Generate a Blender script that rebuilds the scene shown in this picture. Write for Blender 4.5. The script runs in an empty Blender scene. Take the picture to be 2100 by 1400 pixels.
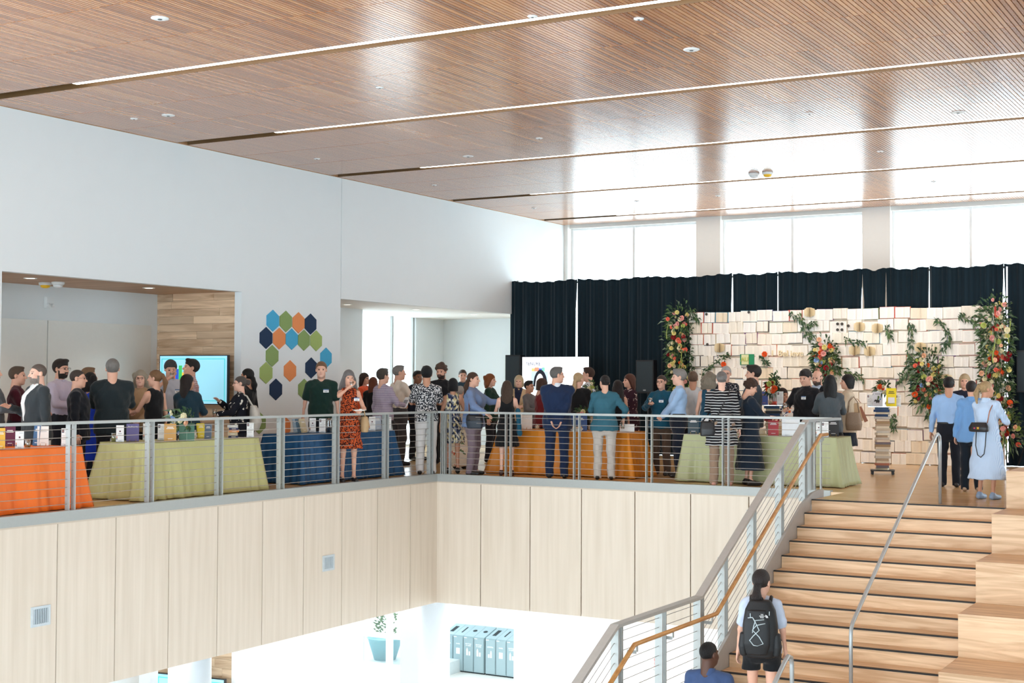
import bpy, math, random
import numpy as np
from mathutils import Vector, Matrix
random.seed(7); RNG = np.random.default_rng(7)
SC = bpy.context.scene
COL = SC.collection

# ---------------------------------------------------------------- camera
cam_d = bpy.data.cameras.new('camera'); CAM = bpy.data.objects.new('camera', cam_d); COL.objects.link(CAM)
F_PX, PITCH, ROLL, YAW, EYE = 2899.476, 0.0286393, 0.00441413, 0.5197007, 1.55
cam_d.sensor_width = 36.0; cam_d.lens = F_PX / 2100 * 36; cam_d.clip_end = 300
FWD = Vector((-math.sin(YAW) * math.cos(PITCH), math.cos(YAW) * math.cos(PITCH), math.sin(PITCH)))
_r = Vector((math.cos(YAW), math.sin(YAW), 0)); _u = _r.cross(FWD)
RGT = _r * math.cos(ROLL) + _u * math.sin(ROLL); UPV = -_r * math.sin(ROLL) + _u * math.cos(ROLL)
mw = Matrix((RGT, UPV, -FWD)).transposed().to_4x4(); mw.translation = (0, 0, EYE)
CAM.matrix_world = mw; SC.camera = CAM

# ---------------------------------------------------------------- world and exposure
w = bpy.data.worlds.new('overcast_sky'); SC.world = w; w.use_nodes = True
w.node_tree.nodes['Background'].inputs[0].default_value = (0.80, 0.925, 1.0, 1)
w.node_tree.nodes['Background'].inputs[1].default_value = 4.2
SC.view_settings.view_transform = 'Standard'; SC.view_settings.look = 'None'
SC.view_settings.exposure = 0.44; SC.view_settings.gamma = 1.0; SC.view_settings.use_curve_mapping = False

def area_lamp(name, loc, sx, sy, power, rot=(0, 0, 0), color=(1, .97, .93)):
    d = bpy.data.lights.new(name, 'AREA'); d.shape = 'RECTANGLE'; d.size = sx; d.size_y = sy
    d.energy = power; d.color = color
    o = bpy.data.objects.new(name, d); COL.objects.link(o); o.location = loc; o.rotation_euler = rot
    return o
# unseen area lamps added to brighten the lower floor
area_lamp('lower_floor_added_fill', (-15.2, 23.5, -2.16), 4.0, 6.0, 150)
area_lamp('lower_floor_added_fill', (-10.0, 23.6, -2.16), 7.0, 5.5, 190)
area_lamp('lower_floor_added_fill', (-14.6, 16.5, -2.16), 1.8, 4.0, 60)

# spotlights without fixtures, added to brighten the book wall
for _x in (-6.4, -8.3, -10.4):
    d = bpy.data.lights.new('added_book_wall_spot', 'SPOT'); d.energy = 190; d.spot_size = 1.0; d.spot_blend = .8; d.color = (1, .93, .84); d.shadow_soft_size = .12
    o = bpy.data.objects.new('added_book_wall_spot', d); COL.objects.link(o); o.location = (_x, 23.1, 5.3)
    o.rotation_euler = (Vector((_x, 27.4, 1.5)) - Vector((_x, 23.1, 5.3))).to_track_quat('-Z', 'Y').to_euler()

def hit(px, py, x=None, y=None, z=None):
    """where the line of sight through a photograph pixel meets the plane x=, y= or z="""
    d = FWD + RGT * ((px - 1050) / F_PX) - UPV * ((py - 700) / F_PX)
    if x is not None: t = x / d.x
    elif y is not None: t = y / d.y
    else: t = (z - EYE) / d.z
    return Vector((0, 0, EYE)) + d * t

# ---------------------------------------------------------------- materials
def lin(c):
    return tuple((v / 255 / 12.92) if v / 255 <= .04045 else ((v / 255 + .055) / 1.055) ** 2.4 for v in c[:3]) + (1,)
MATS = {}
def nt_new(name):
    m = bpy.data.materials.new(name); m.use_nodes = True
    nt = m.node_tree; b = nt.nodes['Principled BSDF']
    return m, nt, b
def N(nt, typ, **kw):
    n = nt.nodes.new(typ)
    for k, v in kw.items(): setattr(n, k, v)
    return n
def mixc(nt, fac, a, b, blend='MIX'):
    n = N(nt, 'ShaderNodeMix', data_type='RGBA', blend_type=blend)
    for i, v in ((0, fac), (6, a), (7, b)):
        if hasattr(v, 'links'): nt.links.new(v, n.inputs[i])
        else: n.inputs[i].default_value = v
    return n.outputs[2]
def math_n(nt, op, a, b=0.0, c=None):
    n = N(nt, 'ShaderNodeMath', operation=op)
    for i, v in enumerate((a, b) if c is None else (a, b, c)):
        if hasattr(v, 'links'): nt.links.new(v, n.inputs[i])
        else: n.inputs[i].default_value = v
    return n.outputs[0]
def coords(nt, scale=(1, 1, 1), kind='Object', loc=(0, 0, 0), rot=(0, 0, 0)):
    t = N(nt, 'ShaderNodeTexCoord'); mp = N(nt, 'ShaderNodeMapping')
    mp.inputs['Scale'].default_value = scale; mp.inputs['Location'].default_value = loc; mp.inputs['Rotation'].default_value = rot
    nt.links.new(t.outputs[kind], mp.inputs[0]); return mp.outputs[0]
def noise(nt, vec, scale, detail=3, rough=.55):
    n = N(nt, 'ShaderNodeTexNoise'); n.inputs['Scale'].default_value = scale; n.inputs['Detail'].default_value = detail
    n.inputs['Roughness'].default_value = rough; nt.links.new(vec, n.inputs['Vector']); return n.outputs['Fac']
def ramp(nt, fac, stops, interp='LINEAR'):
    r = N(nt, 'ShaderNodeValToRGB'); cr = r.color_ramp; cr.interpolation = interp
    while len(cr.elements) < len(stops): cr.elements.new(.5)
    for e, (p, c) in zip(cr.elements, stops): e.position = p; e.color = c
    nt.links.new(fac, r.inputs[0]); return r.outputs[0]
def bump(nt, b, h, strength=.3, dist=.01):
    n = N(nt, 'ShaderNodeBump'); n.inputs['Strength'].default_value = strength; n.inputs['Distance'].default_value = dist
    nt.links.new(h, n.inputs['Height']); nt.links.new(n.outputs[0], b.inputs['Normal'])
def sc3(c, k): return tuple(min(1, max(0, v * k)) for v in c[:3]) + (1,)

def plain(name, rgb, rough=.6, metal=0, var=.08, scale=14, bmp=0, emit=0, spec=.5, stretch=(1, 1, 1)):
    """one colour broken up by a little procedural noise"""
    key = (name, rgb, rough, metal, var, scale, bmp, emit)
    if key in MATS: return MATS[key]
    m, nt, b = nt_new(name); c = lin(rgb)
    v = coords(nt, stretch); n = noise(nt, v, scale)
    col = mixc(nt, n, sc3(c, 1 - var), sc3(c, 1 + var))
    nt.links.new(col, b.inputs['Base Color']); b.inputs['Roughness'].default_value = rough
    b.inputs['Metallic'].default_value = metal; b.inputs['Specular IOR Level'].default_value = spec
    if bmp: bump(nt, b, n, bmp)
    if emit:
        nt.links.new(col, b.inputs['Emission Color']); b.inputs['Emission Strength'].default_value = emit
    MATS[key] = m; return m

def cloth(name, rgb, var=.12, rough=.85, fold=.35):
    key = ('cloth', name, rgb)
    if key in MATS: return MATS[key]
    m, nt, b = nt_new(name); c = lin(rgb)
    v = coords(nt, (1, 1, .4)); n = noise(nt, v, 9, 2, .5); f = noise(nt, coords(nt, (260, 260, 260)), 1.0, 1)
    col = mixc(nt, n, sc3(c, 1 - var), sc3(c, 1 + var)); col = mixc(nt, math_n(nt, 'MULTIPLY', f, .25), col, sc3(c, .72))
    nt.links.new(col, b.inputs['Base Color']); b.inputs['Roughness'].default_value = rough
    b.inputs['Specular IOR Level'].default_value = .2; b.inputs['Sheen Weight'].default_value = .15
    bump(nt, b, n, .5, .05); MATS[key] = m; return m

def stripes(name, a, bb, period, axis=2, duty=.3, wob=.0, both=False, period2=None, c2=None):
    key = ('stripes', name, a, bb, period, axis)
    if key in MATS: return MATS[key]
    m, nt, b = nt_new(name); v = coords(nt); s = N(nt, 'ShaderNodeSeparateXYZ'); nt.links.new(v, s.inputs[0])
    h = s.outputs[axis]
    if wob: h = math_n(nt, 'ADD', h, math_n(nt, 'MULTIPLY', noise(nt, v, 6, 1), wob))
    f = math_n(nt, 'LESS_THAN', math_n(nt, 'FRACT', math_n(nt, 'ADD', math_n(nt, 'DIVIDE', h, period), 50.0)), duty)
    col = mixc(nt, f, lin(a), lin(bb))
    if both:
        g = math_n(nt, 'ADD', s.outputs[0], s.outputs[1])
        f2 = math_n(nt, 'LESS_THAN', math_n(nt, 'FRACT', math_n(nt, 'ADD', math_n(nt, 'DIVIDE', g, period2 or period), 50.0)), duty)
        col = mixc(nt, math_n(nt, 'MULTIPLY', f2, .6), col, lin(c2 or bb))
    nt.links.new(col, b.inputs['Base Color']); b.inputs['Roughness'].default_value = .85
    b.inputs['Specular IOR Level'].default_value = .2
    bump(nt, b, noise(nt, coords(nt, (1, 1, .45)), 9, 2), .35, .05); MATS[key] = m; return m

def blotch(name, base, cols, scale=22, thr=.5, kind='noise', stretch=(1, 1, 1)):
    """printed fabric: blotches of a few colours on a ground colour"""
    key = ('blotch', name)
    if key in MATS: return MATS[key]
    m, nt, b = nt_new(name); col = lin(base)
    for i, c in enumerate(cols):
        v = coords(nt, stretch, loc=(3.1 * i + .7, 1.7 * i, 5.3 * i))
        if kind == 'noise': f = math_n(nt, 'GREATER_THAN', noise(nt, v, scale, 2, .6), thr)
        else:
            vo = N(nt, 'ShaderNodeTexVoronoi'); vo.inputs['Scale'].default_value = scale; nt.links.new(v, vo.inputs['Vector'])
            f = math_n(nt, 'LESS_THAN', vo.outputs['Distance'], thr)
        col = mixc(nt, f, col, lin(c))
    nt.links.new(col, b.inputs['Base Color']); b.inputs['Roughness'].default_value = .85
    b.inputs['Specular IOR Level'].default_value = .2; MATS[key] = m; return m

def checks(name, cols, sx, sz):
    """rows of small rectangles in several colours"""
    m, nt, b = nt_new(name); v = coords(nt); s = N(nt, 'ShaderNodeSeparateXYZ'); nt.links.new(v, s.inputs[0])
    gx = math_n(nt, 'DIVIDE', math_n(nt, 'ADD', s.outputs[0], math_n(nt, 'MULTIPLY', s.outputs[1], .7)), sx)
    gz = math_n(nt, 'DIVIDE', s.outputs[2], sz)
    cb = N(nt, 'ShaderNodeCombineXYZ'); fx = math_n(nt, 'FLOOR', gx)
    gz2 = math_n(nt, 'ADD', gz, math_n(nt, 'MULTIPLY', fx, .37))
    nt.links.new(fx, cb.inputs[0]); nt.links.new(math_n(nt, 'FLOOR', gz2), cb.inputs[1])
    wn = N(nt, 'ShaderNodeTexWhiteNoise', noise_dimensions='2D'); nt.links.new(cb.outputs[0], wn.inputs['Vector'])
    k = len(cols); col = ramp(nt, wn.outputs['Value'], [(i / k, lin(c)) for i, c in enumerate(cols)], 'CONSTANT')
    nt.links.new(col, b.inputs['Base Color']); b.inputs['Roughness'].default_value = .85; return m

def wood(name, light, dark, grain=(1, 1, 1), scale=3.0, rough=.45, detail=6, rnd=.0, bmp=.05, lo=.35, hi=.68, dist=0.0, spec=.5):
    """grain: how much the pattern is squeezed along x, y, z"""
    m, nt, b = nt_new(name); v = coords(nt, grain)
    if rnd:
        oi = N(nt, 'ShaderNodeObjectInfo'); a = N(nt, 'ShaderNodeVectorMath', operation='MULTIPLY_ADD')
        nt.links.new(oi.outputs['Random'], a.inputs[0]); a.inputs[1].default_value = (37, 53, 71); nt.links.new(v, a.inputs[2]); v = a.outputs[0]
    nn = N(nt, 'ShaderNodeTexNoise'); nn.inputs['Scale'].default_value = scale; nn.inputs['Detail'].default_value = detail
    nn.inputs['Distortion'].default_value = dist; nt.links.new(v, nn.inputs['Vector'])
    col = ramp(nt, nn.outputs['Fac'], [(lo, lin(dark)), (hi, lin(light))])
    if rnd:
        hs = N(nt, 'ShaderNodeHueSaturation'); nt.links.new(col, hs.inputs['Color'])
        nt.links.new(math_n(nt, 'ADD', math_n(nt, 'MULTIPLY', oi.outputs['Random'], rnd), 1 - rnd / 2), hs.inputs['Value']); col = hs.outputs[0]
    nt.links.new(col, b.inputs['Base Color']); b.inputs['Roughness'].default_value = rough; b.inputs['Specular IOR Level'].default_value = spec
    if bmp: bump(nt, b, nn.outputs['Fac'], bmp, .01)
    return m

# ---------------------------------------------------------------- mesh builder
class MB:
    def __init__(s): s.v = []; s.f = []; s.mi = []; s.n = 0
    def add(s, verts, faces, mi=0):
        o = s.n; s.v.extend([tuple(p) for p in verts]); s.n = len(s.v)
        for k, f in enumerate(faces):
            s.f.append(tuple(i + o for i in f)); s.mi.append(mi[k] if isinstance(mi, (list, np.ndarray)) else mi)
        return s
    def box(s, x0, x1, y0, y1, z0, z1, mi=0):
        v = [(x, y, z) for z in (z0, z1) for y in (y0, y1) for x in (x0, x1)]
        return s.add(v, [(0, 2, 3, 1), (4, 5, 7, 6), (0, 1, 5, 4), (1, 3, 7, 5), (3, 2, 6, 7), (2, 0, 4, 6)], mi)
    def obox(s, c, ax, ay, az, hx, hy, hz, mi=0):
        """box about c with half sizes along three axes"""
        c = Vector(c); ax = Vector(ax).normalized() * hx; ay = Vector(ay).normalized() * hy; az = Vector(az).normalized() * hz
        v = [c + a * ax + b * ay + d * az for d in (-1, 1) for b in (-1, 1) for a in (-1, 1)]
        return s.add(v, [(0, 2, 3, 1), (4, 5, 7, 6), (0, 1, 5, 4), (1, 3, 7, 5), (3, 2, 6, 7), (2, 0, 4, 6)], mi)
    def bar(s, a, b, wx, wz, up=(0, 0, 1), mi=0):
        a = Vector(a); b = Vector(b); d = b - a; side = d.cross(Vector(up)); side = side.normalized() if side.length > 1e-6 else Vector((1, 0, 0))
        return s.obox((a + b) / 2, d, side, side.cross(d), d.length / 2, wx / 2, wz / 2, mi)
    def prism(s, poly, off, mi=0):
        """flat outline pushed along a vector"""
        n = len(poly); v = [Vector(p) for p in poly]; o = Vector(off); v += [p + o for p in v]
        f = [tuple(range(n))[::-1], tuple(range(n, 2 * n))] + [(i, (i + 1) % n, n + (i + 1) % n, n + i) for i in range(n)]
        return s.add(v, f, mi)
    def tube(s, pts, r, k=8, mi=0, cap=True, closed=False):
        pts = [Vector(p) for p in pts]; n = len(pts); rs = r if isinstance(r, (list, tuple)) else [r] * n
        vs = []; fs = []; ref = None
        for i, p in enumerate(pts):
            t = (pts[(i + 1) % n if closed else min(i + 1, n - 1)] - pts[i - 1 if (closed or i) else 0])
            t = t.normalized() if t.length > 1e-9 else Vector((0, 0, 1))
            if ref is None:
                ref = Vector((0, 0, 1)).cross(t)
                if ref.length < .1: ref = Vector((1, 0, 0)).cross(t)
            a = (ref - t * ref.dot(t)).normalized(); ref = a; b = t.cross(a)
            for j in range(k):
                an = 2 * math.pi * j / k; vs.append(p + a * (rs[i] * math.cos(an)) + b * (rs[i] * math.sin(an)))
        for i in range(n if closed else n - 1):
            for j in range(k):
                i2 = (i + 1) % n; fs.append((i * k + j, i * k + (j + 1) % k, i2 * k + (j + 1) % k, i2 * k + j))
        if cap and not closed: fs.append(tuple(range(k))[::-1]); fs.append(tuple(range((n - 1) * k, n * k)))
        return s.add(vs, fs, mi)
    def lathe(s, prof, c=(0, 0, 0), k=16, mi=0, axis=(0, 0, 1)):
        c = Vector(c); az = Vector(axis).normalized(); ax = az.orthogonal().normalized(); ay = az.cross(ax); vs = []; fs = []
        for r, z in prof:
            for j in range(k):
                an = 2 * math.pi * j / k; vs.append(c + az * z + (ax * math.cos(an) + ay * math.sin(an)) * r)
        n = len(prof)
        for i in range(n - 1):
            for j in range(k): fs.append((i * k + j, i * k + (j + 1) % k, (i + 1) * k + (j + 1) % k, (i + 1) * k + j))
        fs.append(tuple(range(k))[::-1]); fs.append(tuple(range((n - 1) * k, n * k)))
        return s.add(vs, fs, mi)
    def ball(s, c, r, k=10, h=6, mi=0):
        r = r if isinstance(r, (tuple, list)) else (r, r, r); vs = []; fs = []
        for i in range(h + 1):
            a = math.pi * i / h
            for j in range(k):
                b = 2 * math.pi * j / k
                vs.append((c[0] + r[0] * math.sin(a) * math.cos(b), c[1] + r[1] * math.sin(a) * math.sin(b), c[2] - r[2] * math.cos(a)))
        for i in range(h):
            for j in range(k): fs.append((i * k + j, i * k + (j + 1) % k, (i + 1) * k + (j + 1) % k, (i + 1) * k + j))
        return s.add(vs, fs, mi)
    def mesh(s, name, mats, smooth=False):
        me = bpy.data.meshes.new(name); me.from_pydata(s.v, [], s.f)
        for m in (mats if isinstance(mats, (list, tuple)) else [mats]): me.materials.append(m)
        me.polygons.foreach_set('material_index', s.mi)
        if smooth: me.polygons.foreach_set('use_smooth', [True] * len(s.f))
        me.update(); return me
    def build(s, name, mats, parent=None, smooth=False, world=True, **kw):
        """world=True: the shapes were written in world coordinates, move them into the parent's"""
        if parent is not None and world:
            inv = pmat(parent).inverted(); s.v = [tuple(inv @ Vector(p)) for p in s.v]
        return obj(name, s.mesh(name, mats, smooth), parent, **kw)
def pmat(o):
    m = Matrix.LocRotScale(o.location, o.rotation_euler, o.scale)
    return pmat(o.parent) @ m if o.parent else m
def tag(o, label=None, cat=None, group=None, kind=None):
    for k, v in (('label', label), ('category', cat), ('group', group), ('kind', kind)):
        if v: o[k] = v
    return o
def obj(name, me, parent=None, loc=None, rot=None, label=None, cat=None, group=None, kind=None):
    o = bpy.data.objects.new(name, me); COL.objects.link(o)
    if parent is not None: o.parent = parent
    if loc is not None: o.location = loc
    if rot is not None: o.rotation_euler = rot
    return tag(o, label, cat, group, kind)
def thing(name, label, cat, loc=(0, 0, 0), rotz=0, group=None, kind=None):
    return obj(name, None, None, loc, (0, 0, rotz), label, cat, group, kind)
def struct(name, mb, mats, label=None, parent=None, smooth=False):
    o = mb.build(name, mats, parent, smooth)
    if parent is None: tag(o, label, kind='structure')
    return o
def copy_tree(o, parent=None):
    c = o.copy(); COL.objects.link(c); c.parent = parent
    for ch in list(o.children): copy_tree(ch, c)
    return c
TEXT_CACHE = {}
def text_mesh(body, size, mat, ext=.0015, align='CENTER'):
    """lettering lying in its local xy plane"""
    key = (body, size, mat.name, align)
    if key not in TEXT_CACHE:
        cu = bpy.data.curves.new('lettering', 'FONT'); cu.body = body; cu.size = size; cu.align_x = align; cu.align_y = 'CENTER'
        cu.extrude = ext; cu.resolution_u = 2; cu.offset = size * .012
        t = bpy.data.objects.new('lettering', cu); COL.objects.link(t)
        dg = bpy.context.evaluated_depsgraph_get(); me = bpy.data.meshes.new_from_object(t.evaluated_get(dg))
        bpy.data.objects.remove(t); me.materials.clear(); me.materials.append(mat); TEXT_CACHE[key] = me
    return TEXT_CACHE[key]
# ================================================================= the building
XR, YR, XW, ZC, YE = -12.78, 19.85, -16.0, 5.38, 30.5      # railing planes, left wall, ceiling, end wall
ZL = -5.4                                                  # lower floor
WHITE = plain('white_wall_paint', (224, 231, 234), .75, var=.015, scale=3)
WHITE2 = plain('white_soffit_paint', (238, 240, 240), .8, var=.015, scale=3)
STEEL = plain('grey_painted_steel', (164, 168, 166), .42, .1, var=.05, scale=30)
DARK = plain('dark_void', (30, 22, 16), .9, var=.1)
BROWN = plain('bronze_slot_lining', (92, 66, 34), .5, var=.12, scale=5)
OAK = wood('white_oak_veneer', (228, 216, 201), (216, 203, 186), (1.4, 1.4, .06), 9, .55, lo=.3, hi=.7, spec=.3)
EDGE = plain('veneer_edge', (150, 120, 92), .6)
ASH = wood('ash_stair_board', (228, 194, 156), (198, 158, 118), (.28, 3.2, 3.2), 3.2, .42, 8, .18, dist=1.6, lo=.36, hi=.62)
RUST = wood('rustic_oak_plank', (226, 198, 166), (176, 142, 110), (.35, 1, 4.2), 2.2, .5, 7, .34, dist=1.2, lo=.3, hi=.62)
BOOKGROUND = plain('panel_board', (208, 196, 178), .8)
NOSE = plain('black_nosing', (24, 24, 24), .6)
GLASS, gnt, gb = nt_new('clear_glass')
_t = N(gnt, 'ShaderNodeBsdfTransparent'); _g = N(gnt, 'ShaderNodeBsdfGlossy'); _g.inputs['Roughness'].default_value = .02
_m = N(gnt, 'ShaderNodeMixShader'); _f = N(gnt, 'ShaderNodeFresnel'); _f.inputs[0].default_value = 1.3
_nz = noise(gnt, coords(gnt), 2); _cc = mixc(gnt, _nz, (.95, .98, .98, 1), (.98, 1, 1, 1)); gnt.links.new(_cc, _t.inputs[0])
_m.inputs[0].default_value = .06; gnt.links.new(_t.outputs[0], _m.inputs[1]); gnt.links.new(_g.outputs[0], _m.inputs[2])
gnt.links.new(_m.outputs[0], gnt.nodes['Material Output'].inputs[0])

# floor: warm plank-like polished floor
FLOORM, nt, b = nt_new('polished_tan_floor')
v = coords(nt, (.5, 6, 1)); n1 = noise(nt, v, 2.0, 5)
br = N(nt, 'ShaderNodeTexBrick'); br.inputs['Scale'].default_value = 1; br.inputs['Brick Width'].default_value = 1.6; br.inputs['Row Height'].default_value = .13
br.inputs['Mortar Size'].default_value = .002; br.inputs['Color1'].default_value = lin((222, 186, 138)); br.inputs['Color2'].default_value = lin((208, 170, 120)); br.inputs['Mortar'].default_value = lin((180, 144, 100))
nt.links.new(coords(nt), br.inputs['Vector'])
nt.links.new(mixc(nt, math_n(nt, 'MULTIPLY', n1, .35), br.outputs[0], lin((196, 152, 102))), b.inputs['Base Color']); b.inputs['Roughness'].default_value = .22
CONC = plain('pale_polished_concrete', (196, 184, 166), .3, var=.06, scale=3)
struct('floor', MB().prism([(XW - 3.2, 9, 0), (XR, 9, 0), (XR, YR, 0), (-5.9, YR, 0), (-5.93, 18.47, 0), (3, 18.47, 0), (3, 31, 0), (XW - 3.2, 31, 0)], (0, 0, -.08)), FLOORM, 'tan polished upper floor')
struct('floor_lower', MB().box(-24, 6, -6, 34, ZL - .1, ZL), plain('white_terrazzo', (226, 226, 222), .35, var=.03), 'white lower floor beyond the columns')
struct('ceiling_lower', MB().prism([(XW - 3.2, 9, -2.1), (XR - .05, 9, -2.1), (XR - .05, YR + .05, -2.1), (3, YR + .05, -2.1), (3, 30.4, -2.1), (XW - 3.2, 30.4, -2.1)], (0, 0, .05)), WHITE2, 'white soffit under the mezzanine')

# ---- left wall with the alcove and the niche
wl = MB()
T = .15
wl.box(XW - T, XW, 9, 13.59, 0, ZC + .3)
wl.box(XW - T, XW, 13.59, 18.65, 3.07, ZC + .3)
wl.box(XW - T, XW, 18.65, 21.46, 0, ZC + .3)
wl.box(XW - T, XW - .012, 21.46, 21.476, 3.1, ZC + .3)
wl.box(XW - T, XW, 21.476, 27.86, 3.1, ZC + .3)
wl.box(XW - T, XW, 27.86, YE, 3.1, ZC + .3)
wl.box(XW - T, XW, 29.85, YE, 0, 3.1)
struct('wall_left', wl, WHITE, 'tall white left wall')
al = MB(); al.box(-18.1, -18.0, 9, 18.75, 0, 3.08)
struct('wall_alcove_back', al, WHITE, 'white back wall of the alcove')
struct('ceiling_alcove', MB().box(-18, XW - T, 9, 18.75, 3.08, 3.2), wood('alcove_ceiling_oak', (196, 158, 122), (168, 128, 94), (.2, 2, 1), 3, .5), 'wood ceiling of the alcove')
# wood plank end wall of the alcove
wb = struct('wall_alcove_wood', MB().box(-18, XW - .02, 18.76, 18.86, 0, 3.1), DARK, 'wood plank end wall of the alcove')
row = 0; z = .0; rowh = 3.08 / 23
PLANK = {}
for row in range(23):
    x = -18.0 - random.random() * .6
    while x < XW - .02:
        L = random.choice((.75, .95, 1.2, 1.45)); a, c = max(-18, x), min(XW - .16, x + L); x += L
        if c - a < .02: continue
        z0 = row * rowh; d = random.uniform(0, .008)
        MB().box(a + .0015, c - .0015, 18.715 + d, 18.76, z0 + .0015, z0 + rowh - .0015).build('plank', RUST, wb)
# niche beyond the wide opening
nw = MB(); nw.box(-18.05, -17.9, 21.0, 24.8, 0, 3.1); nw.box(-19.2, -19.05, 21, 25.2, 0, 3.1); nw.box(-19.2, -19.05, 28.6, 30, 0, 3.1); nw.box(-19.2, XW - T, 29.85, 30, 0, 3.1)
nw.box(-19.2, XW - T, 20.95, 21.05, 0, 3.1); nw.box(-19.2, -19.05, 25.2, 28.6, 0, .05)
struct('wall_niche', nw, WHITE, 'white walls of the side niche')
struct('ceiling_niche', MB().box(-19.2, XW - T, 21, 30, 3.1, 3.2), WHITE2, 'white ceiling of the niche')
wn = struct('window_1', MB().box(-19.16, -19.1, 27.66, 27.72, .05, 3.1).box(-19.16, -19.1, 25.2, 25.26, .05, 3.1).box(-19.16, -19.1, 28.54, 28.6, .05, 3.1), STEEL, 'tall window of the niche')
MB().box(-19.14, -19.13, 25.26, 27.66, .05, 3.1).build('pane', GLASS, wn); MB().box(-19.14, -19.13, 27.72, 28.54, .05, 3.1).build('pane', GLASS, wn)

# ---- end wall: piers and tall glazing
ew = MB()
for a, c in ((-16.2, -15.9), (-12.55, -11.95), (-8.66, -8.05), (-4.75, -4.15), (-.9, -.3)): ew.box(a, c, YE, YE + .4, 0, ZC + .3)
ew.box(-16.2, 3, YE + .1, YE + .4, 5.3, ZC + .3)
struct('wall_end', ew, plain('pier_paint', (232, 230, 226), .75, var=.02), 'end wall of white piers')
for i, (a, c) in enumerate(((-15.9, -12.55), (-11.95, -8.66), (-8.05, -4.75), (-4.15, -.9), (-.3, 3))):
    fr = MB(); m = (a + c) / 2
    for x in (a + .03, m, c - .03): fr.box(x - .03, x + .03, YE + .2, YE + .28, 0, 5.3)
    fr.box(a, c, YE + .21, YE + .27, 5.25, 5.299); fr.box(a, c, YE + .21, YE + .27, .001, .08)
    o = struct('window_%d' % (i + 2), fr, plain('white_window_frame', (235, 238, 240), .5, var=.02), 'tall end window above the black drape')
    for x0, x1 in ((a + .06, m - .03), (m + .03, c - .06)): MB().box(x0, x1, YE + .235, YE + .245, .08, 5.24).build('pane', GLASS, o)

struct('wall_right_unseen', MB().box(6, 6.2, -6, 21, ZL, ZC + .2), WHITE, 'unseen white wall on the right, added to shape the daylight')  # unseen wall, added and sized to limit the daylight from the right
# ---- slatted ceiling
PIT = .053; SW = .0435
SLAT, nt, b = nt_new('walnut_slat')
g = N(nt, 'ShaderNodeNewGeometry'); s = N(nt, 'ShaderNodeSeparateXYZ'); nt.links.new(g.outputs['Position'], s.inputs[0])
ix = math_n(nt, 'FLOOR', math_n(nt, 'DIVIDE', s.outputs[0], PIT)); _u = math_n(nt, 'DIVIDE', math_n(nt, 'ADD', s.outputs[1], -8.88), 4.06); _k = math_n(nt, 'FLOOR', _u)
iy = math_n(nt, 'ADD', math_n(nt, 'MULTIPLY', _k, 3.0), math_n(nt, 'FLOOR', math_n(nt, 'DIVIDE', math_n(nt, 'ADD', math_n(nt, 'MULTIPLY', math_n(nt, 'SUBTRACT', _u, _k), 4.06), -.26), 1.2667)))
cb = N(nt, 'ShaderNodeCombineXYZ'); nt.links.new(ix, cb.inputs[0]); nt.links.new(iy, cb.inputs[1])
wn_ = N(nt, 'ShaderNodeTexWhiteNoise', noise_dimensions='2D'); nt.links.new(cb.outputs[0], wn_.inputs['Vector'])
cbb = N(nt, 'ShaderNodeCombineXYZ'); nt.links.new(math_n(nt, 'DIVIDE', ix, 7.0), cbb.inputs[0]); nt.links.new(iy, cbb.inputs[1])
nz = noise(nt, cbb.outputs[0], 1.3, 1)
mp = N(nt, 'ShaderNodeMapping'); mp.inputs['Scale'].default_value = (30, 1.2, 30); nt.links.new(g.outputs['Position'], mp.inputs[0])
gr = noise(nt, mp.outputs[0], 2, 4)
fac = math_n(nt, 'ADD', math_n(nt, 'MULTIPLY', wn_.outputs['Value'], .45), math_n(nt, 'ADD', math_n(nt, 'MULTIPLY', nz, .3), math_n(nt, 'MULTIPLY', gr, .3)))
col = ramp(nt, fac, [(.2, lin((140, 86, 52))), (.45, lin((178, 116, 70))), (.7, lin((198, 138, 88))), (.95, lin((216, 164, 112)))])
nt.links.new(col, b.inputs['Base Color']); b.inputs['Roughness'].default_value = .27; b.inputs['Specular IOR Level'].default_value = 1.0
b.inputs['Coat Weight'].default_value = .7; b.inputs['Coat Roughness'].default_value = .2
XC0, XC1 = -15.97, 2.0
cl = MB(); slots = [8.88 + 4.06 * k for k in range(-1, 6)]

for k, s0 in enumerate(slots):
    cl.box(XW - .1, XC1, s0 + .27, (slots[k + 1] if k < 6 else YE + .3) - .02, ZC + .055, ZC + .2)
cl.box(XW - .1, 6, -6, slots[0] - .02, ZC, ZC + .2); cl.box(XC1, 6, slots[0] - .02, YE + .3, ZC, ZC + .2)
ceil = struct('ceiling', cl, DARK, 'wood slat ceiling with light slots')
segs = []
for k, s0 in enumerate(slots):
    a = s0 + .26; e = s0 + 4.06 if k < 6 else YE - .02
    if k == len(slots) - 1: e = YE - .02; segs.append((a, min(e, a + 1.26)))
    else:
        L = (e - a) / 3
        for j in range(3): segs.append((a + j * L, a + (j + 1) * L))
cand = []
for (a, e) in segs:
    for i in range(int((XC1 - XC0) / PIT)):
        x = (math.floor(XC0 / PIT) + 1 + i) * PIT
        cand.append((x, a + .005, e - .005))
def scr(p):
    v = Vector(p) - Vector((0, 0, EYE)); z = v.dot(FWD)
    return (1050 + F_PX * v.dot(RGT) / z, 700 - F_PX * v.dot(UPV) / z) if z > 1 else (-1e5, -1e5)
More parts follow.
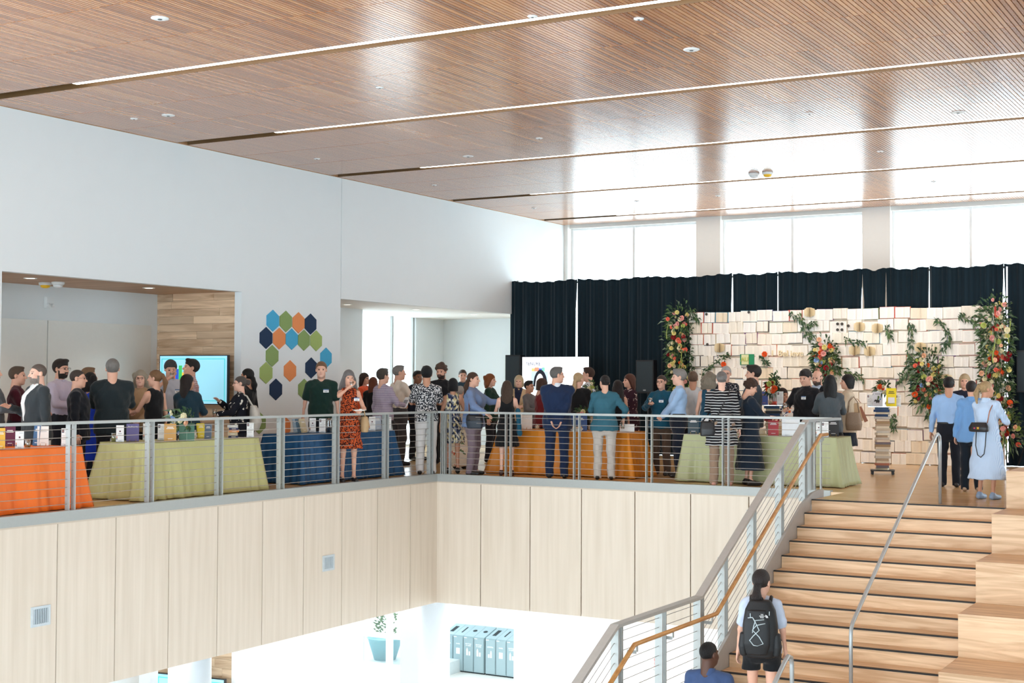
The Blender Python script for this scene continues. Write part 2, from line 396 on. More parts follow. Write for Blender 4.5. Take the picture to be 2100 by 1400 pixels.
def area_px(c):
    x, a, e = c; p0 = scr((x, a, ZC)); p1 = scr((x, e, ZC)); p2 = scr((x + SW, e, ZC)); p3 = scr((x + SW, a, ZC))
    m = ((p0[0] + p2[0]) / 2, (p0[1] + p2[1]) / 2)
    if not (0 < m[0] < 2100 and 0 < m[1] < 1400): return 0
    P = (p0, p1, p2, p3); return abs(sum(P[i][0] * P[(i + 1) % 4][1] - P[(i + 1) % 4][0] * P[i][1] for i in range(4))) / 2
cand.sort(key=area_px, reverse=True)
for (x, a, e) in cand[:300]: MB().box(x + .005, x + .005 + SW, a, e, ZC, ZC + .03).build('slat', SLAT, ceil)
rest = MB()
for (x, a, e) in cand[300:]: rest.box(x + .005, x + .005 + SW, a, e, ZC, ZC + .03)
rest.build('slats', SLAT, ceil, kind='stuff', label='walnut slats further away')
tr = MB(); LIGHT = plain('led_diffuser', (255, 248, 238), .5, var=.01, emit=7.5)
for i, s0 in enumerate(slots):
    t = MB(); t.box(XC0, XC1, s0 - .012, s0, ZC, ZC + .11); t.box(XC0, XC1, s0 + .25, s0 + .262, ZC, ZC + .11); t.box(XC0, XC1, s0, s0 + .25, ZC + .11, ZC + .12)
    t.build('slot_lining', BROWN, ceil)
    o = MB().box(-14.0, XC1 - .3, s0 + .012, s0 + .115, ZC + .008, ZC + .035).build('linear_light', LIGHT)
    tag(o, ['recessed warm linear light nearest the camera', 'recessed linear light in the slot at the top left', 'long recessed linear light, brightest, first across the ceiling', 'recessed linear light in the second slot across the ceiling', 'recessed linear light in the third slot across the ceiling', 'recessed linear light in the fourth slot across the ceiling', 'recessed linear light in the slot next to the end windows'][i], 'ceiling light', 'recessed linear ceiling lights')
MB().box(XW, XW + .03, 4.6, YE, ZC - .003, ZC + .05).build('edge_trim', wood('trim_wood', (196, 150, 106), (150, 108, 72), (30, 1, 30), 2, .5), ceil)
# ceiling devices
dev_m = plain('white_plastic', (225, 230, 232), .4, var=.02)
DEV = [(328, 37), (275, 243), (345, 236), (650, 325), (779, 179), (1092, 33), (1310, 38), (1106, 283), (960, 320), (890, 379), (1306, 412), (1095, 426), (1418, 101), (1660, 232), (1965, 230), (1805, 310), (1915, 372), (1472, 401)]
where = ['above the left end of the first light slot', 'close to the top of the left wall, smaller of two', 'close to the top of the left wall, larger of two', 'beside the third slot near the wall', 'in the pale reflection, second bay', 'at the top edge, middle', 'just right of the top light strip', 'in the third bay, middle of the ceiling', 'round, third bay near the dark slot end', 'in the fourth bay near the wall', 'fifth bay, right of the wall corner', 'fifth bay, nearest the wall corner', 'second bay, right of the middle', 'third bay, dark, right half', 'third bay, far right, pale', 'fourth bay, far right', 'fifth bay, far right', 'fifth bay, above the first pier']
BIG = {0, 2, 8, 12, 14}
for i, p in enumerate(DEV):
    q = hit(*p, z=ZC); r = .095 if i in BIG else .055
    t = thing('ceiling_sensor', 'small white ceiling disc ' + where[i], 'ceiling sensor', (q.x, q.y, ZC), 0, 'ceiling discs')
    MB().lathe([(r, 0), (r, -.006), (r * .85, -.012), (r * .3, -.014)], k=14).build('disc', dev_m, t, True, world=False)
    MB().lathe([(r * .28, -.013), (r * .2, -.02)], k=8).build('lens', plain('dark_lens', (70, 76, 80), .3), t, world=False)
def detector(p, zc, amber, label):
    q = hit(*p, z=zc)
    t = thing('smoke_detector', label, 'smoke detector', (q.x, q.y, zc), 0, 'detectors')
    MB().lathe([(.1, 0), (.1, -.03), (.085, -.045)], k=16).build('base', dev_m, t, True, world=False)
    MB().lathe([(.075, -.045), (.07, -.075), (.03, -.09)], k=16).build('chamber', plain('amber_cover', (240, 190, 40), .4) if amber else dev_m, t, True, world=False)
detector((1546, 355), ZC, False, 'white smoke detector on the slat ceiling beside an amber one')
detector((1574, 353), ZC, True, 'amber-covered smoke detector on the slat ceiling')
detector((93, 579), 3.08, True, 'amber-covered smoke detector in the alcove ceiling')
detector((119, 578), 3.08, False, 'white smoke detector in the alcove ceiling')
DL = plain('downlight_glow', (255, 240, 214), .5, emit=4)
for p, zc, lab in (((62, 570), 3.08, 'lit round downlight at the left of the alcove ceiling'), ((305, 590), 3.08, 'lit round downlight at the right of the alcove ceiling'), ((712, 624), 3.1, 'lit round downlight at the left end of the niche soffit'), ((853, 634), 3.1, 'round downlight in the middle of the niche soffit'), ((972, 644), 3.1, 'round downlight at the right end of the niche soffit')):
    q = hit(*p, z=zc); t = thing('downlight', lab, 'downlight', (q.x, q.y, zc), 0, 'round downlights')
    MB().lathe([(.1, 0), (.1, -.008), (.075, -.008), (.075, 0)], k=18).build('ring', dev_m, t, True, world=False)
    MB().lathe([(.072, -.002), (.072, -.005)], k=18).build('lens', DL, t, world=False)
for x, y, zc, pw in ((-16.9, 14.9, 3.0, 16), (-16.9, 17.2, 3.0, 16), (-17.0, 23.1, 3.0, 10)):
    d = bpy.data.lights.new('downlight_beam', 'SPOT'); d.energy = pw * 2.2; d.spot_size = 1.9; d.spot_blend = .9; d.color = (1, .9, .78); d.shadow_soft_size = .07
    o = bpy.data.objects.new('downlight_beam', d); COL.objects.link(o); o.location = (x, y, zc)

# ---- mezzanine edge: fascia panels, beam
fb = struct('wall_fascia', MB().box(XR - .12, XR - .03, 9, YR + .1, -2.08, -.1).box(XR - .12, -5.95, YR + .03, YR + .12, -2.08, -.1), plain('fascia_core', (96, 72, 54), .8), 'oak veneer fascia below the railing')
ys = [11.71 + .919 * k for k in range(-3, 9)] + [YR]
for a, c in zip(ys[:-1], ys[1:]): MB().box(XR - .03, XR, a + .007, c - (.007 if c < YR else -.0), -2.11, -.125).build('panel', OAK, fb)
xs = [XR] + [-11.93 + .92 * k for k in range(0, 7)] + [-5.95]
for a, c in zip(xs[:-1], xs[1:]): MB().box(a + (.0085 if a > XR else 0), c - .0085, YR, YR + .03, -2.11, -.125).build('panel', OAK, fb)
struct('trim_1', MB().box(XR - .1, XR + .012, 9, YR + .012, -.105, .02).box(XR + .012, -6.1, YR - .012, YR + .1, -.105, .02), STEEL, 'grey steel edge beam under the railing')
struct('trim_2', MB().box(XR - .03, XR + .004, 9, YR, -.125, -.105).box(XR + .004, -5.95, YR - .004, YR + .03, -.125, -.105), plain('oak_bead', (205, 190, 172), .6), 'thin bead under the steel beam')
for lab, ya, za in (('pale metal air vent at the left end of the fascia', 11.33, -1.27), ('pale metal air vent right of the middle of the left fascia', 16.75, -1.25)):
    t = thing('air_vent', lab, 'vent', (XR, ya + .14, za), 0, 'fascia vents')
    MB().box(XR, XR + .012, ya, ya + .28, za, za + .03).box(XR, XR + .012, ya, ya + .28, za + .2, za + .23).box(XR, XR + .012, ya, ya + .035, za + .03, za + .2).box(XR, XR + .012, ya + .245, ya + .28, za + .03, za + .2).build('frame', plain('vent_paint', (196, 206, 212), .4), t)
    MB().box(XR, XR + .002, ya + .03, ya + .25, za + .02, za + .21).build('duct', plain('duct_dark', (62, 78, 88), .7), t)
    for k in range(8): MB().obox((XR + .006, ya + .05 + k * .026, za + .115), (1, .5, 0), (-.5, 1, 0), (0, 0, 1), .008, .002, .085).build('slat', plain('vent_paint', (196, 206, 212), .4), t)

# ---- lower level: walls, columns, window
LWM = plain('lower_white_paint', (246, 248, 248), .7, var=.01)
lw = MB(); lw.box(XW - .2, XW, 18.72, 22.1, ZL, -2.1); lw.box(-22.2, -22, 9, 30, ZL, -2.1); lw.box(-18.1, -18, 9, 18.75, ZL, -2.1)
lw.box(-22, -19.84, 27.5, 27.6, ZL, -2.1); lw.box(-18.6, -17.9, 27.5, 27.6, ZL, -2.1); lw.box(-19.84, -18.6, 27.5, 27.6, ZL, -5.08)
lw.box(-20, -15.95, 29.75, 29.85, ZL, -2.1); lw.box(-16.28, -8.5, 28.6, 28.75, ZL, -2.1)
struct('wall_lower', lw, LWM, 'white walls of the lower floor')
w9 = struct('window_9', MB().box(-19.835, -18.605, 27.53, 27.57, -4.48, -4.36).box(-19.12, -18.95, 27.52, 27.58, -5.08, -2.1).box(-19.84, -19.78, 27.52, 27.58, -5.08, -2.1).box(-18.66, -18.6, 27.52, 27.58, -5.08, -2.1), LWM, 'lower floor window beside the column')
for a, c in ((-19.78, -19.12), (-18.95, -18.66)):
    for z0, z1 in ((-5.08, -4.48), (-4.36, -2.1)): MB().box(a, c, 27.545, 27.555, z0, z1).build('pane', GLASS, w9)
# wood wall and screen seen under the fascia at the left
wl2 = struct('wall_lower_wood', MB().box(-18, XW - .2, 18.78, 18.9, ZL, -2.1), DARK, 'wood plank wall of the lower alcove')
for row in range(12):
    x = -18.0 - random.random() * .6
    while x < XW - .2:
        L = random.choice((.75, .95, 1.2, 1.45)); a, c = max(-18, x), min(XW - .2, x + L); x += L
        if c - a > .02: MB().box(a + .0015, c - .0015, 18.73, 18.78, -2.1 - (row + 1) * .16, -2.1 - row * .16 - .003).build('plank', RUST, wl2)
struct('column_1', MB().lathe([(.27, ZL), (.27, -2.1)], (-13.4, 20.75, 0), 32), plain('column_paint', (226, 232, 238), .45, var=.02), 'round white column under the corner', smooth=True)
struct('column_2', MB().lathe([(.3, ZL), (.3, -2.1)], (-13.9, 15.18, 0), 32), plain('column_paint', (226, 232, 238), .45, var=.02), 'round white column at the left under the fascia', smooth=True)
struct('column_3', MB().box(-14.25, -13.72, 20.95, 21.1, ZL, -2.1).box(-14.3, -14.1, 14.6, 14.76, ZL, -2.1), plain('pier_grey', (214, 216, 218), .6, var=.02), 'flat pale piers beside the columns')

# ---- railings on the mezzanine edge
CABLE = plain('stainless_cable', (170, 164, 158), .4, .5)
STEELP = plain('pale_grey_steel', (172, 176, 174), .4, .1, var=.04, scale=30)
def post_pair(t, c, along, h0, h1, sep=.09, dep=.068):
    """two flat plates bored for the cables; c centre, along = unit direction of the railing"""
    a = Vector(along); n = Vector((-a.y, a.x, 0))
    for sgn in (-.5, .5):
        MB().obox(Vector((c[0], c[1], (h0 + h1) / 2)) + a * sgn * sep, a, n, (0, 0, 1), .006, dep / 2, (h1 - h0) / 2).build('post', STEELP, t)
CZ = [.092 + .0975 * k for k in range(10)]
rl = thing('railing', 'grey steel cable railing along the left balcony edge', 'railing', (XR, 14, 0), 0, 'balcony railings')
yl = [19.7 - 1.294 * k for k in range(9)]
for y in yl: post_pair(rl, (XR - .045, y), (0, 1, 0), .02, 1.03)
MB().box(XR - .085, XR - .005, 9, YR - .005, 1.028, 1.062).build('top_rail', STEELP, rl)
for z in CZ: MB().tube([(XR - .045, 9, z), (XR - .045, YR - .05, z)], .0042, 6).build('cable', CABLE, rl)
rr = thing('railing', 'grey steel cable railing along the far balcony edge, corner to stairs', 'railing', (-9.3, YR, 0), 0, 'balcony railings')
for x in [-12.6] + [-11.44 + 1.245 * k for k in range(0, 4)] + [-6.3]: post_pair(rr, (x, YR + .045), (1, 0, 0), .02, 1.03)
for x in (-12.72, -12.68): MB().box(x - .006, x + .006, YR + .01, YR + .08, .02, 1.03).build('post', STEELP, rr)
MB().box(XR - .005, -6.1, YR + .005, YR + .085, 1.028, 1.062).build('top_rail', STEELP, rr)
for z in CZ: MB().tube([(XR + .05, YR + .045, z), (-6.12, YR + .045, z)], .0042, 6).build('cable', CABLE, rr)

# ---- stairs and seating steps
RI, TR, SX0, SX1, SY = .155, .303, -5.93, -3.43, 18.45
st = struct('stairs', MB().prism([(SX0, SY + .02, -.2), (SX0, SY - 12 * TR, -12 * RI - .2), (SX0, SY - 12 * TR, -12 * RI - .4), (SX0, SY + .02, -.5)], (SX1 - SX0, 0, 0)), DARK, 'wide ash wood stairs')
for k in range(12):
    y = SY - k * TR; z = -k * RI
    MB().box(SX0, SX1, y - .02 + .02, y + .02, z - RI + .0, z - .012).build('riser_board', ASH, st)
    MB().box(SX0, SX1, y - .001, y + TR, z - .012 - .02, z).build('tread_board', ASH, st) if k else None
    MB().box(SX0, SX1 - .005, y - .004, y + .045, z - .004, z + .002).build('nosing', NOSE, st)
    MB().box(SX0, SX1, y - .006, y + .0, z - .013, z - .001).build('nosing', NOSE, st)
ly0, lz = SY - 12 * TR, -12 * RI
MB().box(SX0, 3, 12.5, ly0, lz - .1, lz).build('landing', ASH, st)
for k in range(1, 20):
    y = 12.5 - (k - 1) * TR; z = lz - k * RI
    MB().box(SX0, SX1, y - TR, y, z - .03, z).build('tread_board', ASH, st); MB().box(SX0, SX1, y, y + .02, z, z + RI - .012).build('riser_board', ASH, st)
sb = thing('seating_steps', 'tall ash wood bleacher seating beside the stairs', 'seating steps', (0, 15, lz))
for j in range(6):
    z = .465 - .465 * j; y = SY - .909 * j
    MB().box(SX1, 2.5, y, y + .03, z - .465 - .02, z - .035).build('front_board', ASH, sb)
    MB().box(SX1, 2.5, y - .002, y + .93, z - .035, z).build('seat_board', ASH, sb)
    MB().box(SX1 - .0, SX1 + .03, y + .03, y + 1.5, z - 1.0, z - .035).build('side_board', ASH, sb)
# stringer, stair railing
sr = thing('stair_railing', 'sloping grey steel cable railing with wood handrail on the left of the stairs', 'railing', (-6.0, 15, lz))
SL = RI / TR
xg = -6.0
def rz(y):      # height of the nosing line
    return -(SY - y) * SL if y > ly0 else (lz if y > 12.5 else lz - (12.5 - y) * SL)
MB().prism([(SX0 - .04, SY + .55, .1), (SX0 - .04, SY + .3, .1), (SX0 - .04, SY + .05, .08), (SX0 - .04, SY - .4, -.4 * SL + .16), (SX0 - .04, ly0 - .1, lz + .16), (SX0 - .04, 12.4, lz + .16), (SX0 - .04, 9.4, lz - 3 * SL + .16), (SX0 - .04, 9.4, lz - 3 * SL - .35), (SX0 - .04, 12.3, lz - .35), (SX0 - .04, ly0, lz - .35), (SX0 - .04, SY + .1, -.38), (SX0 - .04, SY + .55, -.38)], (.035, 0, 0)).build('stringer', plain('warm_grey_steel', (176, 174, 170), .45, .1), sr)
WG = plain('warm_grey_steel', (176, 174, 170), .45, .1)
SYT = SY - .02
rp = [(xg, YR + .04, 1.045), (xg, SYT, 1.045), (xg, 14.68, -.82), (xg, 12.53, -.82), (xg, 9.2, -.82 - 3.33 * SL)]
for a, c in zip(rp[:-1], rp[1:]):
    MB().bar(a, c, .09, .035).build('top_rail', WG if a[2] != c[2] else STEELP, sr)
for y in (SYT + .2, SYT - .06, 17.42, 16.4, 15.45, 14.72, 13.68, 12.62, 11.7, 10.8):
    zt = 1.03 if y > SYT - .1 else (1.03 - (SYT - y) * .5 if y > 14.68 else (-.84 if y > 12.53 else -.84 - (12.53 - y) * SL))
    post_pair(sr, (xg - .02, y), (0, 1, 0), rz(y) + .02, zt, .1, .085)
    if abs(y - 14.72) < .01 or abs(y - 12.62) < .01 or y > SYT - .1:
        post_pair(sr, (xg - .02, y), (0, 1, 0), rz(y) + .02, zt, .05, .085)
for k in range(10):
    d = .092 + .0975 * k
    MB().tube([(xg - .02, SYT, d), (xg - .02, 14.68, d - 1.87), (xg - .02, 12.55, d - 1.87), (xg - .02, 9.3, d - 1.87 - 3.25 * SL)], .004, 6).build('cable', CABLE, sr)
HW = wood('oak_handrail', (214, 160, 92), (186, 130, 68), (8, 1, 8), 3, .35)
xh = xg + .09
MB().tube([(xh, 19.08, .85), (xh, 18.78, .85), (xh, 14.98, -1.035), (xh, 12.79, -1.035), (xh, 9.3, -1.035 - 3.49 * SL)], .024, 12).build('handrail', HW, sr, True)
for y, z in ((18.9, .85), (17.4, .17), (16.35, -.35), (14.85, -1.035), (13.75, -1.035), (12.85, -1.035)):
    MB().bar((xh, y, z - .02), (xh, y, z - .08), .012, .03, (0, 1, 0)).bar((xh - .008, y, z - .085), (xg - .02, y, z - .085), .010, .034).build('bracket', STEELP, sr)
TUBE = plain('satin_steel_tube', (176, 182, 184), .35, .5)
def bent(pts, r=.0, n=5):
    return pts
hr = thing('stair_handrail', 'grey steel tube handrail running down the middle of the stairs', 'handrail', (-4.29, 16.5, lz))
MB().tube([(-4.29, 18.66, 0), (-4.29, 18.66, .8), (-4.29, 18.64, .87), (-4.29, 18.55, .905), (-4.29, 18.42, .88), (-4.29, 18.3, .82), (-4.29, 14.72, -.955), (-4.29, 14.66, -1.02), (-4.29, 14.65, -1.1), (-4.29, 14.65, lz)], .021, 12).build('tube', TUBE, hr, True)
hr2 = thing('stair_handrail', 'bent end of a steel tube handrail at the bottom edge, beside the backpack', 'handrail', (-4.29, 12.5, lz))
p = hit(1621, 1345, x=-4.29)
MB().tube([(-4.29, p.y + .04, lz), (-4.29, p.y + .04, -1.06), (-4.29, p.y + .02, -.99), (-4.29, p.y - .06, -.965), (-4.29, p.y - .16, -1.0), (-4.29, p.y - 1.6, -1.75)], .021, 12).build('tube', TUBE, hr2, True)
# ================================================================= people: smooth bodies grown from blended volumes
def smin(a, b, k):
    h = np.maximum(k - np.abs(a - b), 0) / k
    return np.minimum(a, b) - h * h * k * .25
def cone(a, b, ra, rb):
    a = np.array(a, float); b = np.array(b, float); ab = b - a; L = max(ab.dot(ab), 1e-9); r = max(ra, rb)
    def f(P):
        q = P - a; t = np.clip((q @ ab) / L, 0, 1)
        return np.linalg.norm(q - t[..., None] * ab, axis=-1) - (ra + t * (rb - ra))
    return f, np.minimum(a, b) - r, np.maximum(a, b) + r
def ell(c, r):
    c = np.array(c, float); r = np.array(r if hasattr(r, '__len__') else (r, r, r), float)
    def f(P):
        q = (P - c) / r; k0 = np.linalg.norm(q, axis=-1); k1 = np.linalg.norm(q / r, axis=-1)
        return k0 * (k0 - 1) / np.maximum(k1, 1e-6)
    return f, c - r, c + r
def loft(rows, p=2.3):
    """rows: (z, cx, cy, rx, ry) from bottom to top"""
    R = np.array(rows, float)
    def f(P):
        z = P[..., 2]; cx, cy, rx, ry = (np.interp(z, R[:, 0], R[:, i]) for i in (1, 2, 3, 4))
        d = ((np.abs((P[..., 0] - cx) / rx) ** p + np.abs((P[..., 1] - cy) / ry) ** p) ** (1 / p) - 1) * np.minimum(rx, ry)
        return np.maximum(d, np.maximum(R[0, 0] - z, z - R[-1, 0]))
    lo = np.array([(R[:, 1] - R[:, 3]).min(), (R[:, 2] - R[:, 4]).min(), R[0, 0]]); hi = np.array([(R[:, 1] + R[:, 3]).max(), (R[:, 2] + R[:, 4]).max(), R[-1, 0]])
    return f, lo, hi
def field(prims, h, cut=None):
    """prims: list of (prim, blend k); returns mesh by naive surface nets"""
    lo = np.min([p[0][1] for p in prims], axis=0) - 3 * h - .03; hi = np.max([p[0][2] for p in prims], axis=0) + 3 * h + .03
    n = np.ceil((hi - lo) / h).astype(int) + 1
    D = np.full(n, .25, np.float64); ax = [lo[i] + h * np.arange(n[i]) for i in range(3)]
    for (f, a, b), k in prims:
        m = k + 2 * h
        i0 = np.clip(np.floor((a - m - lo) / h).astype(int), 0, n); i1 = np.clip(np.ceil((b + m - lo) / h).astype(int) + 1, 0, n)
        sl = tuple(slice(i0[i], i1[i]) for i in range(3))
        P = np.stack(np.meshgrid(*[ax[i][sl[i]] for i in range(3)], indexing='ij'), -1)
        D[sl] = smin(D[sl], f(P), k)
    if cut is not None:
        P = np.stack(np.meshgrid(*ax, indexing='ij'), -1); D = cut(P, D)
    D[0], D[-1], D[:, 0], D[:, -1], D[:, :, 0], D[:, :, -1] = 1, 1, 1, 1, 1, 1
    return nets(D, lo, h)
def nets(D, lo, h):
    S = D < 0; C = [D[i:D.shape[0] - 1 + i, j:D.shape[1] - 1 + j, k:D.shape[2] - 1 + k] for i in (0, 1) for j in (0, 1) for k in (0, 1)]
    cnt = sum((c < 0).astype(np.int8) for c in C); act = (cnt > 0) & (cnt < 8); idx = np.argwhere(act)
    cv = np.stack([c[act] for c in C], 1); off = np.array([(i, j, k) for i in (0, 1) for j in (0, 1) for k in (0, 1)], float)
    acc = np.zeros((len(idx), 3)); num = np.zeros(len(idx))
    for a in range(8):
        for b in range(a + 1, 8):
            if np.abs(off[a] - off[b]).sum() != 1: continue
            va, vb = cv[:, a], cv[:, b]; m = (va < 0) != (vb < 0); t = np.where(m, va / np.where(m, va - vb, 1), 0)
            acc += np.where(m[:, None], off[a] + t[:, None] * (off[b] - off[a]), 0); num += m
    V = lo + h * (idx + acc / num[:, None])
    ID = np.full(act.shape, -1, np.int64); ID[act] = np.arange(len(idx)); Q = []
    for d in range(3):
        u, w_ = [(1, 2), (2, 0), (0, 1)][d]; s0 = [slice(None)] * 3; s1 = [slice(None)] * 3
        s0[d] = slice(0, -1); s1[d] = slice(1, None); A, B = S[tuple(s0)], S[tuple(s1)]
        e = np.argwhere(A != B); e = e[(e[:, u] > 0) & (e[:, w_] > 0) & (e[:, u] < act.shape[u]) & (e[:, w_] < act.shape[w_])]
        inside = A[tuple(e.T)]
        def cell(du, dw):
            q = e.copy(); q[:, u] += du; q[:, w_] += dw; return ID[tuple(q.T)]
        q = np.stack([cell(-1, -1), cell(0, -1), cell(0, 0), cell(-1, 0)], 1); q[~inside] = q[~inside][:, ::-1]; Q.append(q)
    return V, np.concatenate(Q)

# ---- head template (skin 0, eye 1, brow 2, lip 3, beard zone 4)
def make_head(female):
    P = [(ell((0, .014, .028), (.073, .092, .085)), .01), (ell((0, -.033, -.032), (.058, .058, .086)), .03),
         (ell((0, -.026, -.07), (.05 if female else .055, .056, .046)), .03), (ell((0, -.068, -.1), (.019 if female else .025, .018, .016)), .02),
         (cone((0, -.088, .004), (0, -.108, -.03), .008, .0125), .012), (ell((0, -.079, .024), (.046, .013, .009)), .012),
         (ell((.036, -.062, -.03), .022), .02), (ell((-.036, -.062, -.03), .022), .02), (ell((0, -.083, -.062), (.02, .011, .009)), .01),
         (ell((.075, .014, -.006), (.011, .019, .031)), .008), (ell((-.075, .014, -.006), (.011, .019, .031)), .008),
         (cone((0, .02, -.07), (0, .035, -.185), .05 if female else .057, .05 if female else .06), .03)]
    def cut(Pt, D):
        for s in (-1, 1):
            e = np.linalg.norm((Pt - np.array((s * .031, -.1, .003))) / np.array((1.35, 1, .9)), axis=-1) - .0135
            D = -smin(-D, e, .008)
        return D
    V, Q = field(P, .0085, cut); c = V[Q].mean(1); x, y, z = np.abs(c[:, 0]), c[:, 1], c[:, 2]
    mi = np.zeros(len(Q), int)
    mi[(z < -.056) & (z > -.125) & (y < .0) | ((z < -.042) & (z > -.06) & (x < .034) & (y < -.07)) | ((x > .05) & (z < -.02) & (z > -.06) & (y < .0) & (y > -.03))] = 4
    mi[(np.abs(x - .031) < .0105) & (np.abs(z - .002) < .0068) & (y < -.06)] = 1
    mi[(x > .012) & (x < .05) & (z > .0185) & (z < .0265) & (y < -.055)] = 2
    mi[(x < .020) & (z > -.0685) & (z < -.0565) & (y < -.07)] = 3
    return V, Q, mi
HEADS = {'m': make_head(False), 'f': make_head(True)}

# ---- hand template: left hand hanging, fingers along -z, palm towards -x, thumb towards -y
def make_hand(curl, spread=.004):
    P = [(cone((0, .022, -.012), (0, .026, -.08), .0125, .0115), .012), (cone((0, -.012, -.012), (0, -.022, -.08), .0135, .012), .012), (cone((0, .006, -.0), (0, .003, -.082), .015, .012), .012), (cone((0, 0, .03), (0, 0, -.015), .024, .021), .02)]
    for j, (y, L) in enumerate(((.031, .056), (.0105, .071), (-.0105, .076), (-.031, .068))):
        p = np.array((0, y, -.084)); a = 0.0; yy = -(j - 1.5) * spread * -1
        for seg, fr in enumerate((.45, .32, .26)):
            a += curl * (1.0, 1.25, .8)[seg]; q = p + L * fr * np.array((-math.sin(a), (-(j - 1.5)) * spread * 4, -math.cos(a)))
            P.append((cone(p, q, .0088 - .0006 * seg, .0082 - .0007 * seg), .003)); p = q
    p = np.array((-.004, -.024, -.03))
    for q, r in (((-.014, -.05, -.052), .0105), ((-.026 - .02 * curl, -.058 + .01 * curl, -.082), .0088)):
        P.append((cone(p, q, .012, r), .008)); p = np.array(q)
    V, Q = field(P, .0068); return V, Q
HANDS = {'relax': make_hand(.28), 'grip': make_hand(.85), 'open': make_hand(.08, .007)}

# ---- hair templates
def make_hair(style):
    t = .011
    base = [(ell((0, .016, .031), (.073 + t, .093 + t, .086 + t)), .01)]; ear = True; nape = -.07; line = ((-.084, .086), (.008, -.04))
    extra = []; top = None
    if style == 'buzz': t = .004; base = [(ell((0, .015, .03), (.0765, .0965, .0885)), .01)]; line = ((-.08, .088), (.01, -.035))
    if style == 'short': extra = [(ell((0, -.04, .104), (.048, .045, .02)), .02)]
    if style == 'bald': top = .05; nape = -.06
    if style == 'thick': base = [(ell((0, .018, .034), (.09, .112, .104)), .01)]; extra = [(ell((.015, -.055, .108), (.05, .042, .026)), .02)]; nape = -.085; line = ((-.098, .082), (.002, -.04))
    if style in ('long', 'bob', 'wavy', 'straight'):
        ear = False; nape = -.9; base = [(ell((0, .018, .032), (.088, .108, .1)), .01)]; line = ((-.1, .088), (-.018, -.06))
        if style == 'bob': extra = [(loft([(-.115, 0, .03, .09, .075), (-.04, 0, .03, .096, .09), (.05, 0, .02, .085, .1)]), .02)]
        if style == 'long': extra = [(loft([(-.40, 0, .075, .075, .028), (-.25, 0, .078, .105, .045), (-.1, 0, .05, .1, .07), (.03, 0, .03, .088, .09)]), .02)] + [(cone((s * .078, .01, -.02), (s * .095, .02, -.2), .03, .03), .02) for s in (-1, 1)]
        if style == 'straight': extra = [(loft([(-.24, 0, .06, .09, .04), (-.1, 0, .05, .096, .07), (.03, 0, .03, .088, .09)]), .02)] + [(cone((s * .074, .0, -.02), (s * .085, .0, -.17), .026, .024), .02) for s in (-1, 1)]
        if style == 'wavy': extra = [(loft([(-.16, 0, .045, .11, .06), (-.08, 0, .04, .115, .09), (.03, 0, .03, .098, .1)]), .02)] + [(ell((s * .085 + random.uniform(-.02, .02), random.uniform(-.02, .1), random.uniform(-.17, .06)), .034), .015) for s in (-1, 1) for _ in range(9)]
    if style == 'flow':
        ear = False; nape = -.9; base = [(ell((0, .018, .032), (.088, .108, .102)), .01)]; line = ((-.1, .09), (-.016, -.07))
        extra = [(loft([(-.36, 0, .07, .12, .035), (-.2, 0, .075, .155, .06), (-.08, 0, .05, .13, .085), (.03, 0, .03, .09, .095)]), .02)] + [(cone((s * .08, -.0, -.02), (s * .13, -.03, -.32), .03, .02), .02) for s in (-1, 1)]
    if style in ('pony', 'lowpony', 'bun', 'topbun'):
        ear = style == 'bun'; base = [(ell((0, .016, .03), (.081, .1, .093)), .01)]; line = ((-.09, .086), (.002, -.04)); nape = -.9
        if style == 'pony': extra = [(ell((0, .112, .045), .026), .02), (cone((0, .125, .045), (.0, .165, -.06), .024, .036), .015), (cone((0, .165, -.06), (0, .15, -.2), .036, .014), .015)]
        if style == 'lowpony': extra = [(ell((0, .1, -.03), .032), .02), (cone((0, .11, -.04), (.0, .125, -.13), .03, .045), .02), (cone((0, .125, -.13), (0, .125, -.26), .045, .02), .02)]
        if style == 'bun': extra = [(ell((.012, .13, .02), (.05, .042, .05)), .006)]
        if style == 'topbun': extra = [(ell((0, .1, .085), (.05, .045, .05)), .01)]
    if style == 'curly':
        base = [(ell((0, .018, .036), (.088, .108, .1)), .01)]; ear = False; nape = -.08; line = ((-.1, .082), (.0, -.03))
        for _ in range(42):
            a = random.uniform(0, 6.28); b = random.uniform(-.3, 1.5); extra.append((ell((.085 * math.cos(a) * math.cos(b), .02 + .105 * math.sin(a) * math.cos(b), .036 + .1 * math.sin(b)), .024), .012))
    (y0, z0), (y1, z1) = line; n = np.array((z1 - z0, -(y1 - y0))); n = n / np.linalg.norm(n)
    if n[0] > 0: n = -n
    def cut2(P, D):
        D0 = D; x, y, z = P[..., 0], P[..., 1], P[..., 2]
        f = (y - y0) * n[0] + (z - z0) * n[1] - .010 * np.cos(np.minimum(np.abs(x) / .08, 1) * 3.1)
        D = -smin(-D, -f, .012); D = np.maximum(D, nape - z)
        if ear:
            for s in (-1, 1): D = np.maximum(D, .03 - np.linalg.norm((P - np.array((s * .08, .008, -.012))) / np.array((1.2, .85, 1.25)), axis=-1))
        if top is not None: D = np.maximum(D, (z - top) - .3 * (y - .05))
        return D
    V, Q = field(base + extra, .0095, cut2)
    me = bpy.data.meshes.new('hair'); me.from_pydata(V.tolist(), [], Q.tolist()); me.polygons.foreach_set('use_smooth', [True] * len(Q)); me.materials.append(None); return me
HAIR = {}
def hair_mesh(style):
    if style not in HAIR: HAIR[style] = make_hair(style)
    return HAIR[style]
